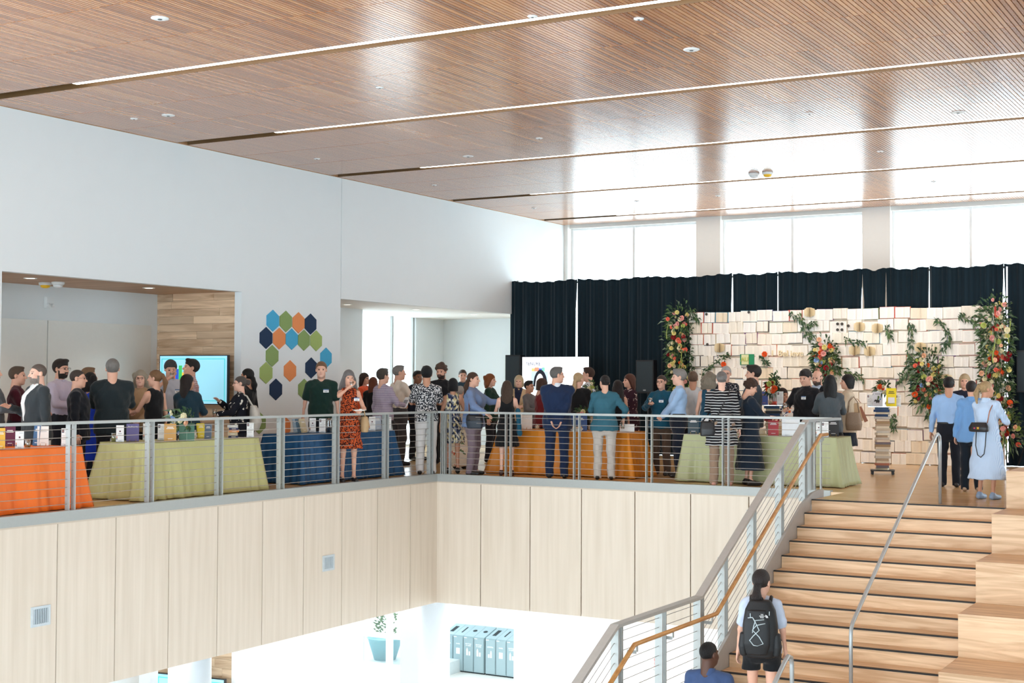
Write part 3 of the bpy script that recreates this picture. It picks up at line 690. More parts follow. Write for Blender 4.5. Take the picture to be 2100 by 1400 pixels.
def hair_mat(rgb):
    key = ('hair', rgb)
    if key not in MATS:
        m, nt, b = nt_new('hair'); c = lin(rgb); n = noise(nt, coords(nt, (95, 95, 12)), 2, 3)
        nt.links.new(mixc(nt, n, sc3(c, .45), sc3(c, 1.35)), b.inputs['Base Color']); b.inputs['Roughness'].default_value = .5; b.inputs['Specular IOR Level'].default_value = .35
        bump(nt, b, n, 1.0, .02); MATS[key] = m
    return MATS[key]
SKINS = {'pale': (226, 178, 156), 'fair': (214, 164, 140), 'tan': (190, 138, 110), 'brown': (132, 88, 64), 'deep': (88, 56, 42)}
def skin_mat(k): return plain('skin_' + k, SKINS[k], .55, var=.06, scale=30)
EYE_M = plain('eye', (66, 50, 46), .25); LIPM = plain('lips', (192, 124, 112), .5)
# glasses
_g = MB()
for s in (-1, 1):
    _g.tube([(s * .033 + .023 * math.cos(a), -.108, .002 + .017 * math.sin(a)) for a in [i * math.pi / 6 for i in range(12)]], .0019, 5, closed=True)
    _g.tube([(s * .057, -.107, .006), (s * .078, -.07, .008), (s * .083, .01, .006)], .0018, 5)
_g.tube([(-.012, -.109, .005), (.012, -.109, .005)], .002, 5)
GLASSES = _g.mesh('glasses', plain('dark_spectacle_frame', (34, 30, 30), .35))
BADGE_M = plain('white_card', (240, 242, 242), .6, var=.02)
_b = MB(); _b.box(-.042, .042, -.004, 0, -.026, .026, 0); _b.box(-.042, .042, -.0045, -.004, .012, .026, 1); _b.box(-.03, .03, -.0045, -.004, -.006, .0, 2); _b.box(-.022, .022, -.0045, -.004, -.017, -.012, 2)
BADGE = _b.mesh('name_badge', [BADGE_M, plain('badge_blue', (70, 104, 150), .6), plain('badge_ink', (96, 100, 108), .6)])

def ik(sh, hand, l1, l2, pole):
    sh = np.array(sh, float); hand = np.array(hand, float); d = hand - sh; D = np.linalg.norm(d)
    if D > (l1 + l2) * .995: hand = sh + d / D * (l1 + l2) * .995; d = hand - sh; D = np.linalg.norm(d)
    u = d / D; a = (l1 * l1 - l2 * l2 + D * D) / (2 * D); hh = math.sqrt(max(l1 * l1 - a * a, 0)); p = np.array(pole, float); p = p - u * p.dot(u); p /= np.linalg.norm(p)
    return sh + u * a + p * hh, hand
POSES = {  # hand target for the left arm (x mirrored for the right), elbow pole, hand shape
    'down': ((.275, -.02, .875), (.5, .8, 0), 'relax'), 'behind': ((.07, .18, .90), (1, .5, .0), 'relax'), 'clasp': ((.03, -.25, .99), (1, .3, -.6), 'grip'),
    'hold': ((.13, -.33, 1.13), (.7, .4, -.8), 'grip'), 'holdhi': ((.10, -.30, 1.25), (.8, .2, -.9), 'grip'), 'drink': ((.035, -.205, 1.50), (.9, -.2, -.7), 'grip'),
    'gesture': ((.26, -.40, 1.25), (.5, .5, -.9), 'open'), 'rail': ((.34, -.28, 1.06), (.6, .9, 0), 'relax'), 'fold': ((-.10, -.19, 1.17), (1, .0, -.7), 'relax'),
    'pocket': ((.20, -.09, .90), (1, .6, 0), 'relax'), 'book': ((.08, -.32, 1.16), (.8, .2, -.8), 'grip'), 'reach': ((.16, -.44, 1.0), (.6, .5, -.6), 'open'), 'chin': ((.05, -.19, 1.42), (.8, -.2, -.9), 'grip'), 'up': ((.12, -.30, 1.33), (.8, 0, -.9), 'open'), 'side': ((.33, -.12, .98), (.8, .7, 0), 'relax')}
PEOPLE = {}
def mesh_from(name, V, Q, mats, mi=None, smooth=True):
    me = bpy.data.meshes.new(name); me.from_pydata(V.tolist(), [], Q.tolist())
    for m in mats: me.materials.append(m)
    if mi is not None: me.polygons.foreach_set('material_index', mi)
    me.polygons.foreach_set('use_smooth', [smooth] * len(Q)); return me
def person(key, px, py, plane, face, label, sex='m', w=1.0, skin='fair', hair='short', hairc=(70, 52, 40), top='shirt', topm=None, sleeve='long', bottom='trousers', botm=None, hem=None,
           shoes=(30, 28, 28), arms=('down', 'down'), turn=0, nod=0, tilt=0, glasses=False, beard=None, badge=False, front=None, floor=0.0, lod=1.0, cat='person', seated=False, collar=None, stride=0, group=None, belt=False, at=None, height=None, lean=0, tuck=True, headk=1.0):
    p = hit(px, py, **plane) if at is None else Vector(at)
    H = (p.z - floor) if height is None else height; s = H / 1.765
    c = Vector((-p.x, -p.y, 0)).normalized(); r = Vector((-c.y, c.x, 0))
    a = math.radians(face); d = c * math.cos(a) + r * math.sin(a); th = math.atan2(d.x, -d.y)
    fem = sex == 'f'; sw = (.150 if fem else .176) * w ** .8; hw = (.160 if fem else .150) * w; ww = (.120 if fem else .138) * w; cw = (.138 if fem else .160) * w; dp = w
    SHZ = 1.405
    legx = .085 * w
    # joints
    J = {}
    for sd, pose in ((1, arms[0]), (-1, arms[1])):
        tg, pole, hs = POSES[pose] if isinstance(pose, str) else pose
        sh = (sd * sw * .97, .012, SHZ - .02); tx = (sd * (tg[0] + (sw - .19) * (1 if tg[0] > .15 else .3)), tg[1] * (1 if tg[1] > 0 else dp ** .5), tg[2])
        el, ha = ik(sh, tx, .275, .245, (sd * pole[0], pole[1], pole[2])); J[sd] = (np.array(sh), el, ha, hs)
    def torso(o, hem_z=.80):   # skin torso grown by o, ending at hem_z
        rows = [(.80, 0, .005, hw * .95 + o, .112 * dp + o), (.90, 0, .01, hw + o, .12 * dp + o), (1.02, 0, .0, ww + .006 + o, .102 * dp + o), (1.12, 0, -.004, ww + .004 + o, .102 * dp + o), (1.25, 0, -.006, cw - .006 + o, .115 * dp + o), (1.345, 0, .004, cw + o * .8, .106 * dp + o), (1.41, 0, .012, cw * .72 + o * .7, .082 + o), (1.452, 0, .02, .062 + o * .6, .058 + o * .7)]
        if hem_z > .80:
            R = np.array(rows); rows = [(hem_z,) + tuple(np.interp(hem_z, R[:, 0], R[:, i]) for i in range(1, 5))] + [r_ for r_ in rows if r_[0] > hem_z + .005]
        L = [(loft(rows, 2.15), .03)]
        for q in (-1, 1): L.append((cone((q * .045, .018, 1.438), (q * sw * .93, .012, SHZ - .012), .036 + o * .8, .05 + o * .8), .035))
        if fem:
            for q in (-1, 1): L.append((ell((q * .062 * w, -.084 * dp, 1.25), .056 * w + o), .04))
        return L
    def arm(o, sd, frac):   # frac of the arm covered
        sh, el, ha, hs = J[sd]; L = []
        if frac <= .5:
            e = sh + (el - sh) * frac * 2; L.append((cone(sh, e, .05 + o, .043 + o * 1.6), .03))
        else:
            L.append((cone(sh, el, .05 + o, .038 + o), .03)); e = el + (ha - el) * (frac - .5) * 2; L.append((cone(el, e, .037 + o, .029 + o * 1.1), .025))
        return L
    kn = {}; st = stride
    for sd in (1, -1):
        if seated: kn[sd] = (np.array((sd * legx, 0, .88)), np.array((sd * legx * 1.2, -.40, .86)), np.array((sd * legx * 1.2, -.40, .48)))
        else: kn[sd] = (np.array((sd * legx, .005, .89)), np.array((sd * (legx + .005), -.012 - st * sd * .09, .485)), np.array((sd * (legx + .012), .03 - st * sd * .16, .09)))
    def leg(o, sd, z_end=0):
        hp, k, an = kn[sd]; L = [(cone(hp, k, .078 * w ** .7 + o, .053 + o), .03)]
        if z_end < .9: L.append((cone(k, an, .051 + o, .036 + o), .02))
        return L
    # body mesh: torso, arms, legs, neck + head + hands
    h = .0265 * lod; B = torso(-.004)
    for sd in (1, -1): B += arm(-.006, sd, 1.0); B += leg(-.006, sd)
    HZ = 1.627
    B.append((cone((0, .03, 1.46), (0, .02, 1.56), .05, .046), .02))
    for sd in (1, -1):
        an = kn[sd][2]; B.append((cone(an, an + np.array((0, -.12, -.055)), .034, .026), .02))
    V, Q = field(B, h); mi = np.zeros(len(Q), int); parts = [(V, Q, mi)]
    hv, hq, hm = HEADS['f' if fem else 'm']
    hs_ = (1.06 if not fem else 1.02) * headk
    Rh = np.array(Matrix.Rotation(math.radians(turn), 3, 'Z') @ Matrix.Rotation(math.radians(nod), 3, 'X') @ Matrix.Rotation(math.radians(tilt), 3, 'Y'))
    HO = np.array((0, .008 - .0012 * nod, HZ - .0005 * abs(nod)))
    parts.append((hv * hs_ @ Rh.T + HO, hq, hm))
    for sd in (1, -1):
        sh, el, ha, hsn = J[sd]; gv, gq = HANDS[hsn]; z = -(ha - el) / np.linalg.norm(ha - el)
        fwd = np.array((-sd * .25, -1.0, 0)) if z[2] > .6 else np.array((-sd * .9, -.1, .5)); fwd = fwd - z * fwd.dot(z); fwd /= np.linalg.norm(fwd); xx = np.cross(-fwd, z)
        M = np.stack([xx * 1, -fwd, z], 1)  # columns: local x, y, z
        g = gv.copy(); q = gq
        if sd < 0: g[:, 0] *= -1; q = gq[:, ::-1]
        parts.append(((g * (.93 if fem else 1.0)) @ M.T + ha, q, np.zeros(len(q), int)))
    off = 0; VV = []; QQ = []; MM = []
    for v_, q_, m_ in parts: VV.append(v_); QQ.append(q_ + off); MM.append(m_); off += len(v_)
    VV = np.concatenate(VV); QQ = np.concatenate(QQ); MM = np.concatenate(MM)
    sk = skin_mat(skin)
    brow = plain('brow', tuple(int(a_ * .5 + b_ * .5) for a_, b_ in zip(SKINS[skin], hairc)), .6); bd = hair_mat(beard) if beard else sk
    zoff = -(.86 - .46) if seated else 0
    def fin(V):
        V = V.copy()
        if lean:
            k = np.clip((V[:, 2] - .9) / .85, 0, 1); an = math.radians(lean) * k; zz = V[:, 2] - .9; yy = V[:, 1].copy()
            V[:, 1] = np.where(zz > 0, yy * np.cos(an) - zz * np.sin(an), yy); V[:, 2] = np.where(zz > 0, .9 + zz * np.cos(an) + yy * np.sin(an), V[:, 2])
        V[:, 2] += zoff; return V * s
    root = obj('person', mesh_from('person', fin(VV), QQ, [sk, EYE_M, brow, LIPM if skin not in ('brown', 'deep') else plain('lips_dark', (120, 66, 60), .5), bd], MM), None, (p.x, p.y, floor), (0, 0, th), label, cat, group)
    ph = (len(PEOPLE) * 1.7) % 6.28
    def add(name, prims, hh, mat, cut=None, label=None):
        def folds(P, D):
            x, y, z = P[..., 0] + ph, P[..., 1], P[..., 2]
            fk = .45 if name in ('trousers', 'shorts') else 1.0
            if name != 'shoe': D = D + fk * .0046 * np.sin(36 * z + 22 * x + 4 * np.sin(14 * x + 6 * z + ph)) + .0042 * np.sin(30 * x - 20 * z + 18 * y + 2 * ph)
            return cut(P, D) if cut else D
        V, Q = field(prims, hh * lod, folds)
        o = obj(name, mesh_from(name, fin(V), Q, [mat]), root); 
        if label: o['label'] = label
        return o
    # ---- clothing
    botm = botm or cloth('dark_trousers', (36, 38, 46)); topm = topm or cloth('shirt', (120, 120, 120))
    hz = hem
    if bottom == 'trousers':
        L = [(loft([(.74, 0, .0, legx + .075, .09 * dp), (.84, 0, .008, hw + .014, .122 * dp + .01), (.93, 0, .008, hw + .014, .124 * dp + .01), (1.03, 0, .002, ww + .026, .108 * dp + .01)]), .03)]
        for sd in (1, -1):
            hp, k, an = kn[sd]; L += [(cone(hp, k, .09 * w ** .7, .073), .035), (cone(k, an + np.array((0, .0, -.045)), .073, .066), .03)]
        add('trousers', L, .0225, botm, lambda P, D: np.maximum(D, .025 - P[..., 2]) if not seated else D)
    elif bottom == 'shorts':
        L = [(loft([(.78, 0, .0, hw + .0, .11 * dp), (.86, 0, .008, hw + .022, .13 * dp + .01), (.94, 0, .008, hw + .018, .126 * dp + .01), (1.03, 0, .002, ww + .026, .108 * dp + .01)]), .03)]
        for sd in (1, -1): L.append((cone((sd * (legx + .005), 0, .84), (sd * (legx + .018), -.0, .68), .1, .1), .03))
        add('shorts', L, .0225, botm, lambda P, D: np.maximum(D, .69 - P[..., 2]))
    elif bottom == 'skirt':
        hz = hem or .5; fl = .02 + (.9 - hz) * .12
        L = [(loft([(hz, 0, .005, hw + .012 + fl, .125 * dp + fl), (.72, 0, .008, hw + .022 + fl * .4, .13 * dp + fl * .3), (.92, 0, .008, hw + .018, .126 * dp + .01), (1.03, 0, .002, ww + .026, .11 * dp + .01)], 2.1), .02)]
        add('skirt', L, .0225, botm)
    if top == 'none': pass
    else:
        o = {'jacket': .034, 'shirt': .020, 'tee': .018, 'tank': .014, 'dress': .016, 'blouse': .026, 'knit': .026}[top]
        hz_top = {'jacket': .80, 'shirt': .99, 'tee': .88, 'tank': .9, 'dress': .9, 'blouse': .84, 'knit': .84}[top]
        if top == 'shirt' and not tuck: hz_top = .88
        L = torso(o, max(hz_top, .80))
        if top == 'dress':
            hz = hem or .5; fl = .015 + (.9 - hz) * .13
            L.append((loft([(hz, 0, .005, hw + .012 + fl, .122 * dp + fl), (.72, 0, .008, hw + .016 + fl * .4, .127 * dp + fl * .3), (.92, 0, .008, hw + .014, .124 * dp + .008), (1.06, 0, .0, ww + .018, .112 * dp)], 2.1), .03)); hz_top = hz
        elif top in ('tee', 'tank') or (top == 'shirt' and not tuck):
            L.append((loft([(hz_top - .01, 0, .006, hw + .034, .134 * dp + .018), (.95, 0, .006, hw + .026, .130 * dp + .016), (1.08, 0, .0, ww + .03, .11 * dp + .02)]), .03))
        elif top in ('jacket', 'blouse', 'knit'):
            L.append((loft([(hz_top - .02, 0, .006, hw + .034 + (.012 if top != 'knit' else 0), .132 * dp + .022), (.95, 0, .006, hw + .026, .128 * dp + .018), (1.08, 0, .0, ww + .04, .11 * dp + .024)]), .03))
        fr = {'long': .97, 'short': .36, 'elbow': .5, 'three': .78, 'none': 0}[sleeve]
        if fr:
            for sd in (1, -1): L += arm(.016 if top in ('jacket', 'blouse', 'knit') else .012, sd, fr)
        nk = 1.475 if sleeve != 'none' else 1.44
        def cut(P, D):
            if sleeve == 'none': D = np.maximum(D, np.abs(P[..., 0]) - (sw * .80 + np.clip((1.28 - P[..., 2]) * .6, 0, .3)))
            return D
        topo = add({'jacket': 'jacket', 'shirt': 'shirt', 'tee': 't_shirt', 'tank': 'sleeveless_top', 'dress': 'dress', 'blouse': 'blouse', 'knit': 'sweater'}[top], L, .0195, topm, cut)
        if collar is not False and top in ('shirt', 'jacket') or collar:
            cm = collar if collar not in (None, True) else topm
            def cc(P, D):
                return np.maximum(np.maximum(D, -(np.linalg.norm((P[..., :2] - np.array((0, .02))), axis=-1) - .056)), np.maximum(1.43 - P[..., 2], P[..., 2] - 1.492 - (P[..., 1]) * .2))
            V, Q = field([(cone((0, .03, 1.42), (0, .024, 1.505), .078, .064), .01)], .0095, cc)
            obj('collar', mesh_from('collar', fin(V), Q, [cm]), topo)
        if front is not None:
            F = torso(o + .013)
            def cf(P, D):
                x, y, z = np.abs(P[..., 0]), P[..., 1], P[..., 2]
                return np.maximum(np.maximum(D, x - (.012 + np.clip(z - 1.02, 0, 1) * .155)), np.maximum(np.maximum(y + .01, 1.02 - z), -(D + .03)))
            V, Q = field(F, .0085, cf); obj('shirt_front', mesh_from('shirt_front', fin(V), Q, [front]), topo, label='pale shirt front between the lapels')
        if belt and top == 'shirt':
            V, Q = field([(loft([(1.0, 0, .002, ww + .034, .12 * dp), (1.035, 0, .002, ww + .032, .118 * dp)]), .01)], .012); obj('belt', mesh_from('belt', fin(V), Q, [plain('black_leather', (26, 24, 24), .5)]), topo)
        if badge:
            by = -(.115 * dp + o + .024 + (.03 if fem else 0)); Bv = np.array([(v.co.x * 1.0 + (badge if isinstance(badge, float) else .085), v.co.y + by, v.co.z + 1.30) for v in BADGE.vertices])
            me = BADGE.copy(); 
            for v, q in zip(me.vertices, fin(Bv)): v.co = q
            obj('name_badge', me, topo)
    # shoes
    if shoes is not None:
        sm = plain('shoe_leather', shoes, .45)
        for sd in (1, -1):
            an = kn[sd][2]; z0 = an[2] - .09
            L = [(cone(an + np.array((0, .03, -.045)), an + np.array((sd * .012, -.15, -.056)), .043, .037), .02), (cone(an + np.array((0, .005, -.01)), an + np.array((0, -.06, -.05)), .042, .036), .02)]
            add('shoe', L, .0155, sm, lambda P, D: np.maximum(D, z0 - P[..., 2]))
    # hair
    HM = Matrix.Translation(Vector(fin(HO[None])[0])) @ Matrix(Rh.tolist()).to_4x4() @ Matrix.Scale(s * hs_, 4)
    if lean: HM = Matrix.Translation(Vector(fin(HO[None])[0])) @ (Matrix.Rotation(math.radians(lean), 3, 'X') @ Matrix(Rh.tolist())).to_4x4() @ Matrix.Scale(s * hs_, 4)
    if hair:
        o = obj('hair', hair_mesh(hair), root); o.matrix_local = HM; o.material_slots[0].link = 'OBJECT'; o.material_slots[0].material = hair_mat(hairc)
    if glasses:
        o = obj('glasses', GLASSES, root); o.matrix_local = HM
    info = dict(root=root, s=s, th=th, pos=p, J=J, floor=floor, fin=fin, HM=HM)
    PEOPLE[key] = info
    return info
def pw(key, q):
    """a point of a person's own (1.765 m tall) frame in the world"""
    I = PEOPLE[key]; v = Vector(I['fin'](np.array([q], float))[0]); R = Matrix.Rotation(I['th'], 3, 'Z'); x = I['root'].location
    return Vector(x) + R @ v
def hand_at(key, sd, out=.07):
    sh, el, ha, _ = PEOPLE[key]['J'][sd]; d = (ha - el) / np.linalg.norm(ha - el); return pw(key, ha + d * out)
# ================================================================= the guests
def kx(k): return dict(x=XR - k)
def ky(k): return dict(y=YR + k)
C_ = cloth
WSH = C_('white_shirt', (232, 232, 230)); CHAR = C_('charcoal_suit', (52, 58, 62)); NAVY = C_('navy_suit', (24, 30, 44)); BLK = C_('black_cloth', (20, 21, 24)); KHA = C_('khaki_trousers', (190, 178, 160)); DEN = C_('dark_jeans', (34, 44, 64))
G1, G2, G3, G4 = 'guests by the alcove', 'guests at the balcony corner', 'guests along the far railing', 'guests before the book wall'
person('L0', -14, 742, kx(2.5), 85, 'man in grey jacket with a paper, cut by the left edge', 'm', 1.05, 'fair', 'short', (60, 46, 38), 'jacket', C_('grey_jacket', (92, 98, 104)), arms=('down', 'hold'), group=G1)
person('L1', 38, 750, kx(2.7), 80, 'man in maroon shirt standing behind the grey-suited man', 'm', 1.08, 'fair', 'short', (92, 74, 60), 'shirt', C_('maroon_shirt', (70, 20, 34)), arms=('hold', 'hold'), group=G1)
person('L2', 76, 744, kx(1.55), -68, 'bearded man in charcoal suit, hand out, behind the orange table', 'm', 1.22, 'pale', 'buzz', (110, 98, 90), 'jacket', CHAR, arms=('down', ((.12, -.27, 1.2), (.5, .5, -.9), 'open')), front=WSH, beard=(150, 140, 132), collar=WSH, group=G1)
person('L3', 127, 736, kx(3.0), 50, 'bearded man with glasses in a pale lavender shirt', 'm', 1.0, 'fair', 'thick', (44, 34, 30), 'shirt', C_('lavender_shirt', (196, 188, 206)), arms=('hold', 'hold'), glasses=True, beard=(40, 32, 28), group=G1)
person('L4', 162, 756, kx(1.65), 82, 'smiling man with glasses in a black suit, side view', 'm', 1.05, 'fair', 'buzz', (70, 60, 54), 'jacket', C_('black_suit', (18, 22, 30)), arms=('down', 'down'), glasses=True, collar=C_('blue_collar', (150, 180, 214)), group=G1)
person('L5', 187, 762, kx(2.3), 150, 'black-haired woman in a bright blue dress behind two suited men', 'f', 1.0, 'tan', 'wavy', (24, 20, 20), 'dress', C_('royal_blue_dress', (24, 56, 170)), sleeve='three', bottom='none', hem=.45, group=G1)
person('L6', 184, 752, kx(3.0), 100, 'man with light brown hair half hidden behind the black-haired woman', 'm', 1.0, 'fair', 'short', (142, 112, 84), 'shirt', C_('grey_shirt', (120, 122, 128)), group=G1)
person('L7', 231, 734, kx(1.5), 180, 'grey-haired man in dark suit seen from behind at the green table', 'm', 1.24, 'fair', 'short', (128, 124, 120), 'jacket', C_('dark_teal_suit', (30, 40, 44)), arms=('hold', 'hold'), group=G1)
person('L8', 288, 757, kx(2.3), -5, 'smiling woman with glasses in a tan turtleneck', 'f', 1.05, 'pale', 'wavy', (176, 164, 144), 'knit', C_('tan_turtleneck', (164, 136, 104)), arms=('clasp', 'hold'), glasses=True, collar=C_('tan_turtleneck', (164, 136, 104)), group=G1)
person('L9', 317, 756, kx(1.6), -140, 'woman in sleeveless black dress with a long light ponytail', 'f', .95, 'fair', 'pony', (138, 102, 70), 'dress', BLK, sleeve='none', bottom='none', hem=.52, arms=('hold', 'down'), turn=25, group=G1)
person('L10', 350, 737, kx(2.9), 8, 'grey-haired man in pale grey shirt drinking in front of the screen', 'm', 1.08, 'fair', 'thick', (72, 70, 70), 'shirt', C_('pale_grey_shirt', (186, 190, 200)), arms=('down', 'drink'), nod=12, badge=True, sleeve='short', group=G1)
person('L11', 389, 735, kx(3.4), -78, 'man in pink checked shirt turned left before the screen', 'm', 1.05, 'fair', 'thick', (34, 28, 26), 'shirt', stripes('pink_check', (224, 206, 206), (170, 120, 124), .03, 2, .3, both=True), arms=('hold', 'hold'), nod=-8, group=G1)
person('L12', 386, 766, kx(1.9), 160, 'woman with long dark hair in a dark teal jacket seen from behind', 'f', 1.1, 'tan', 'long', (40, 28, 26), 'jacket', C_('teal_denim_jacket', (30, 56, 70)), arms=('hold', 'hold'), turn=-40, group=G1)
person('L13', 491, 769, kx(1.55), -88, 'grey-haired woman with glasses in black floral top carrying a canvas tote', 'f', 1.08, 'pale', 'bun', (92, 84, 80), 'blouse', blotch('black_floral', (22, 24, 34), [(222, 218, 208)], 13, .63), arms=('hold', 'up'), glasses=True, group=G1)
person('L14', 506, 754, kx(2.3), -120, 'dark-haired man in black behind the woman with the tote', 'm', 1.0, 'tan', 'lowpony', (24, 22, 22), 'tee', BLK, sleeve='elbow', group=G1)
person('M1', 659, 740, kx(1.75), -3, 'man in dark green T-shirt with name badge standing by the wall tiles', 'm', 1.12, 'pale', 'short', (140, 104, 78), 'tee', C_('dark_green_tee', (24, 52, 46)), sleeve='short', arms=('down', 'down'), badge=True, group=G2)
person('M2', 716, 757, kx(.18), 12, 'woman with long grey hair in orange patterned dress drinking beside the railing', 'f', .95, 'fair', 'flow', (130, 126, 126), 'dress', blotch('orange_print', (190, 84, 42), [(46, 22, 20)], 48, .5), sleeve='none', bottom='none', hem=.53, arms=('hold', 'drink'), badge=True, shoes=(30, 26, 24), group=G2)
person('M3', 749, 763, kx(4.2), 55, 'dark-haired woman with glasses in an orange top by the niche', 'f', .95, 'fair', 'straight', (52, 34, 28), 'blouse', C_('orange_top', (214, 86, 50)), glasses=True, group=G2)
person('M4', 766, 772, kx(3.4), 165, 'woman in black behind the man in checked shirt', 'f', 1.0, 'fair', 'straight', (120, 66, 44), 'jacket', BLK, group=G2)
person('M5', 787, 755, kx(1.45), 125, 'grey-brown haired man in small-checked shirt holding papers', 'm', 1.1, 'fair', 'thick', (78, 70, 64), 'shirt', stripes('small_check', (206, 196, 206), (112, 96, 132), .018, 2, .35, both=True), arms=('down', 'hold'), tuck=False, group=G2)
person('M6', 820, 748, kx(2.0), 118, 'grey-haired man in cream shirt looking towards the corner', 'm', 1.08, 'fair', 'short', (138, 134, 130), 'shirt', C_('cream_shirt', (226, 214, 200)), arms=('hold', 'hold'), turn=-15, botm=C_('grey_trousers', (70, 68, 70)), group=G2)
person('M7', 857, 759, kx(2.7), 30, 'man in navy suit looking past the patterned shirt', 'm', 1.08, 'brown', 'short', (30, 26, 26), 'jacket', NAVY, front=C_('pale_blue_front', (196, 214, 236)), group=G2)
person('M8', 875, 750, dict(x=-12.99), 182, 'man in black and white leaf shirt and white trousers, back view', 'm', 1.06, 'tan', 'thick', (20, 20, 22), 'shirt', blotch('leaf_print', (34, 38, 46), [(208, 208, 210)], 42, .52), sleeve='short', botm=C_('white_trousers', (222, 218, 216)), tuck=False, arms=('hold', 'hold'), group=G2)
person('M9', 905, 745, kx(1.5), -22, 'bearded man in black polo shirt at the corner', 'm', 1.15, 'fair', 'curly', (96, 74, 62), 'tee', C_('black_polo', (22, 24, 30)), sleeve='short', beard=(60, 48, 42), nod=6, collar=C_('black_polo', (22, 24, 30)), group=G2)
person('M10', 929, 774, dict(y=20.32), 180, 'woman with black bob in navy and cream patterned dress, back view', 'f', .98, 'tan', 'bob', (16, 16, 20), 'dress', checks('mosaic_print', [(34, 46, 80), (224, 214, 186), (120, 122, 130), (196, 178, 130), (26, 30, 46)], .022, .042), sleeve='none', bottom='none', hem=.56, shoes=(26, 22, 22), arms=('down', 'hold'), group=G2)
person('M11', 949, 757, dict(y=26.6), 5, 'distant man in dark teal jacket against the niche wall', 'm', 1.05, 'pale', 'short', (92, 82, 76), 'jacket', C_('petrol_jacket', (36, 62, 78)), group=G2)
person('M12', 972, 761, dict(y=20.16), 72, 'woman with ponytail in denim shirt and mauve trousers, hand on railing', 'f', 1.25, 'fair', 'lowpony', (84, 60, 46), 'blouse', C_('chambray_shirt', (110, 130, 166)), botm=C_('mauve_trousers', (120, 104, 112)), arms=('gesture', 'rail'), collar=True, group=G2)
person('MF', 944, 790, dict(y=21.5), 160, 'woman in cream floral long skirt behind the couple at the corner', 'f', 1.0, 'fair', 'short', (190, 186, 180), 'blouse', C_('cream_blouse', (214, 204, 190)), bottom='skirt', hem=.06, botm=blotch('floral_skirt', (232, 224, 206), [(206, 90, 54), (104, 128, 96)], 9, .64), group=G2)
person('MG', 893, 779, dict(y=23.1), 0, 'white-haired person with glasses peeking between two men', 'f', 1.0, 'pale', 'wavy', (220, 214, 206), 'knit', C_('rose_top', (190, 150, 140)), glasses=True, group=G2)
person('R1', 1007, 765, dict(y=23.6), 72, 'auburn-haired woman in dark green top turned right', 'f', 1.0, 'pale', 'wavy', (150, 88, 48), 'blouse', C_('bottle_green_top', (28, 56, 46)), group=G3)
person('R2', 1040, 779, dict(y=20.3), 178, 'woman with long brown hair in black dress, back view at the gold table', 'f', 1.0, 'pale', 'long', (78, 60, 48), 'dress', BLK, sleeve='none', bottom='none', hem=.54, shoes=(60, 34, 30), arms=('hold', 'hold'), group=G3)
person('R3', 1064, 768, dict(y=23.9), -8, 'blonde woman in beige blazer facing the gold table', 'f', 1.0, 'pale', 'bob', (224, 200, 160), 'jacket', C_('beige_blazer', (206, 178, 142)), front=C_('navy_top', (30, 36, 60)), arms=('hold', 'hold'), group=G3)
person('R4', 1086, 779, dict(y=23.2), 60, 'dark-haired person in grey behind the maroon top', 'f', .9, 'tan', 'short', (30, 26, 26), 'knit', C_('mid_grey_knit', (104, 100, 100)), arms=('hold', 'hold'), group=G3)
person('R5', 1112, 774, dict(y=22.0), 110, 'brown-haired woman in maroon blouse beside the navy suit', 'f', 1.05, 'fair', 'bob', (76, 52, 40), 'blouse', C_('maroon_blouse', (110, 32, 36)), arms=('hold', 'hold'), nod=12, group=G3)
person('R6', 1143, 751, dict(y=20.24), 176, 'grey-haired man in navy suit, hands behind his back, at the railing', 'm', 1.24, 'fair', 'short', (112, 110, 108), 'jacket', C_('navy_blue_suit', (26, 42, 72)), botm=C_('navy_blue_trousers', (24, 38, 66)), arms=('behind', 'behind'), turn=-62, glasses=True, collar=C_('pale_collar', (214, 222, 232)), group=G3)
person('R7', 1187, 762, dict(y=22.0), 172, 'woman with blonde ponytail in black top, back view', 'f', 1.05, 'pale', 'lowpony', (214, 184, 142), 'blouse', BLK, turn=-30, arms=('hold', 'hold'), group=G3)
person('R8', 1205, 752, dict(y=23.6), -105, 'dark-haired man in pale shirt before the projection screen', 'm', 1.05, 'fair', 'short', (66, 44, 34), 'shirt', C_('pale_shirt', (206, 212, 218)), group=G3)
person('R9', 1240, 767, dict(y=20.36), 180, 'person with dark bun in teal top and stone trousers, back view', 'f', 1.22, 'fair', 'bun', (38, 32, 32), 'blouse', stripes('teal_jersey', (58, 104, 120), (50, 92, 108), .02, 2, .4), sleeve='three', botm=C_('stone_trousers', (192, 184, 176)), arms=('hold', 'side'), turn=22, group=G3)
person('R10', 1266, 778, dict(y=21.85), 200, 'woman with long dark hair behind the teal top', 'f', 1.0, 'fair', 'long', (44, 34, 32), 'tank', BLK, sleeve='none', bottom='skirt', botm=BLK, hem=.5, group=G3)
person('R11', 1289, 765, dict(y=22.8), -65, 'auburn-haired woman in dark floral top with crossed arms', 'f', 1.2, 'fair', 'straight', (92, 52, 38), 'blouse', blotch('plum_floral', (54, 30, 42), [(214, 196, 190)], 14, .62), sleeve='short', bottom='skirt', hem=.3, botm=blotch('plum_floral', (54, 30, 42), [(214, 196, 190)], 14, .62), arms=('fold', 'hold'), group=G3)
person('R12', 1356, 767, dict(y=21.85), -22, 'woman with glasses in teal blouse holding a drink', 'f', 1.12, 'fair', 'bun', (74, 58, 50), 'blouse', C_('teal_blouse', (20, 76, 98)), botm=C_('brown_trousers', (84, 66, 54)), arms=('down', 'holdhi'), glasses=True, badge=True, group=G3)
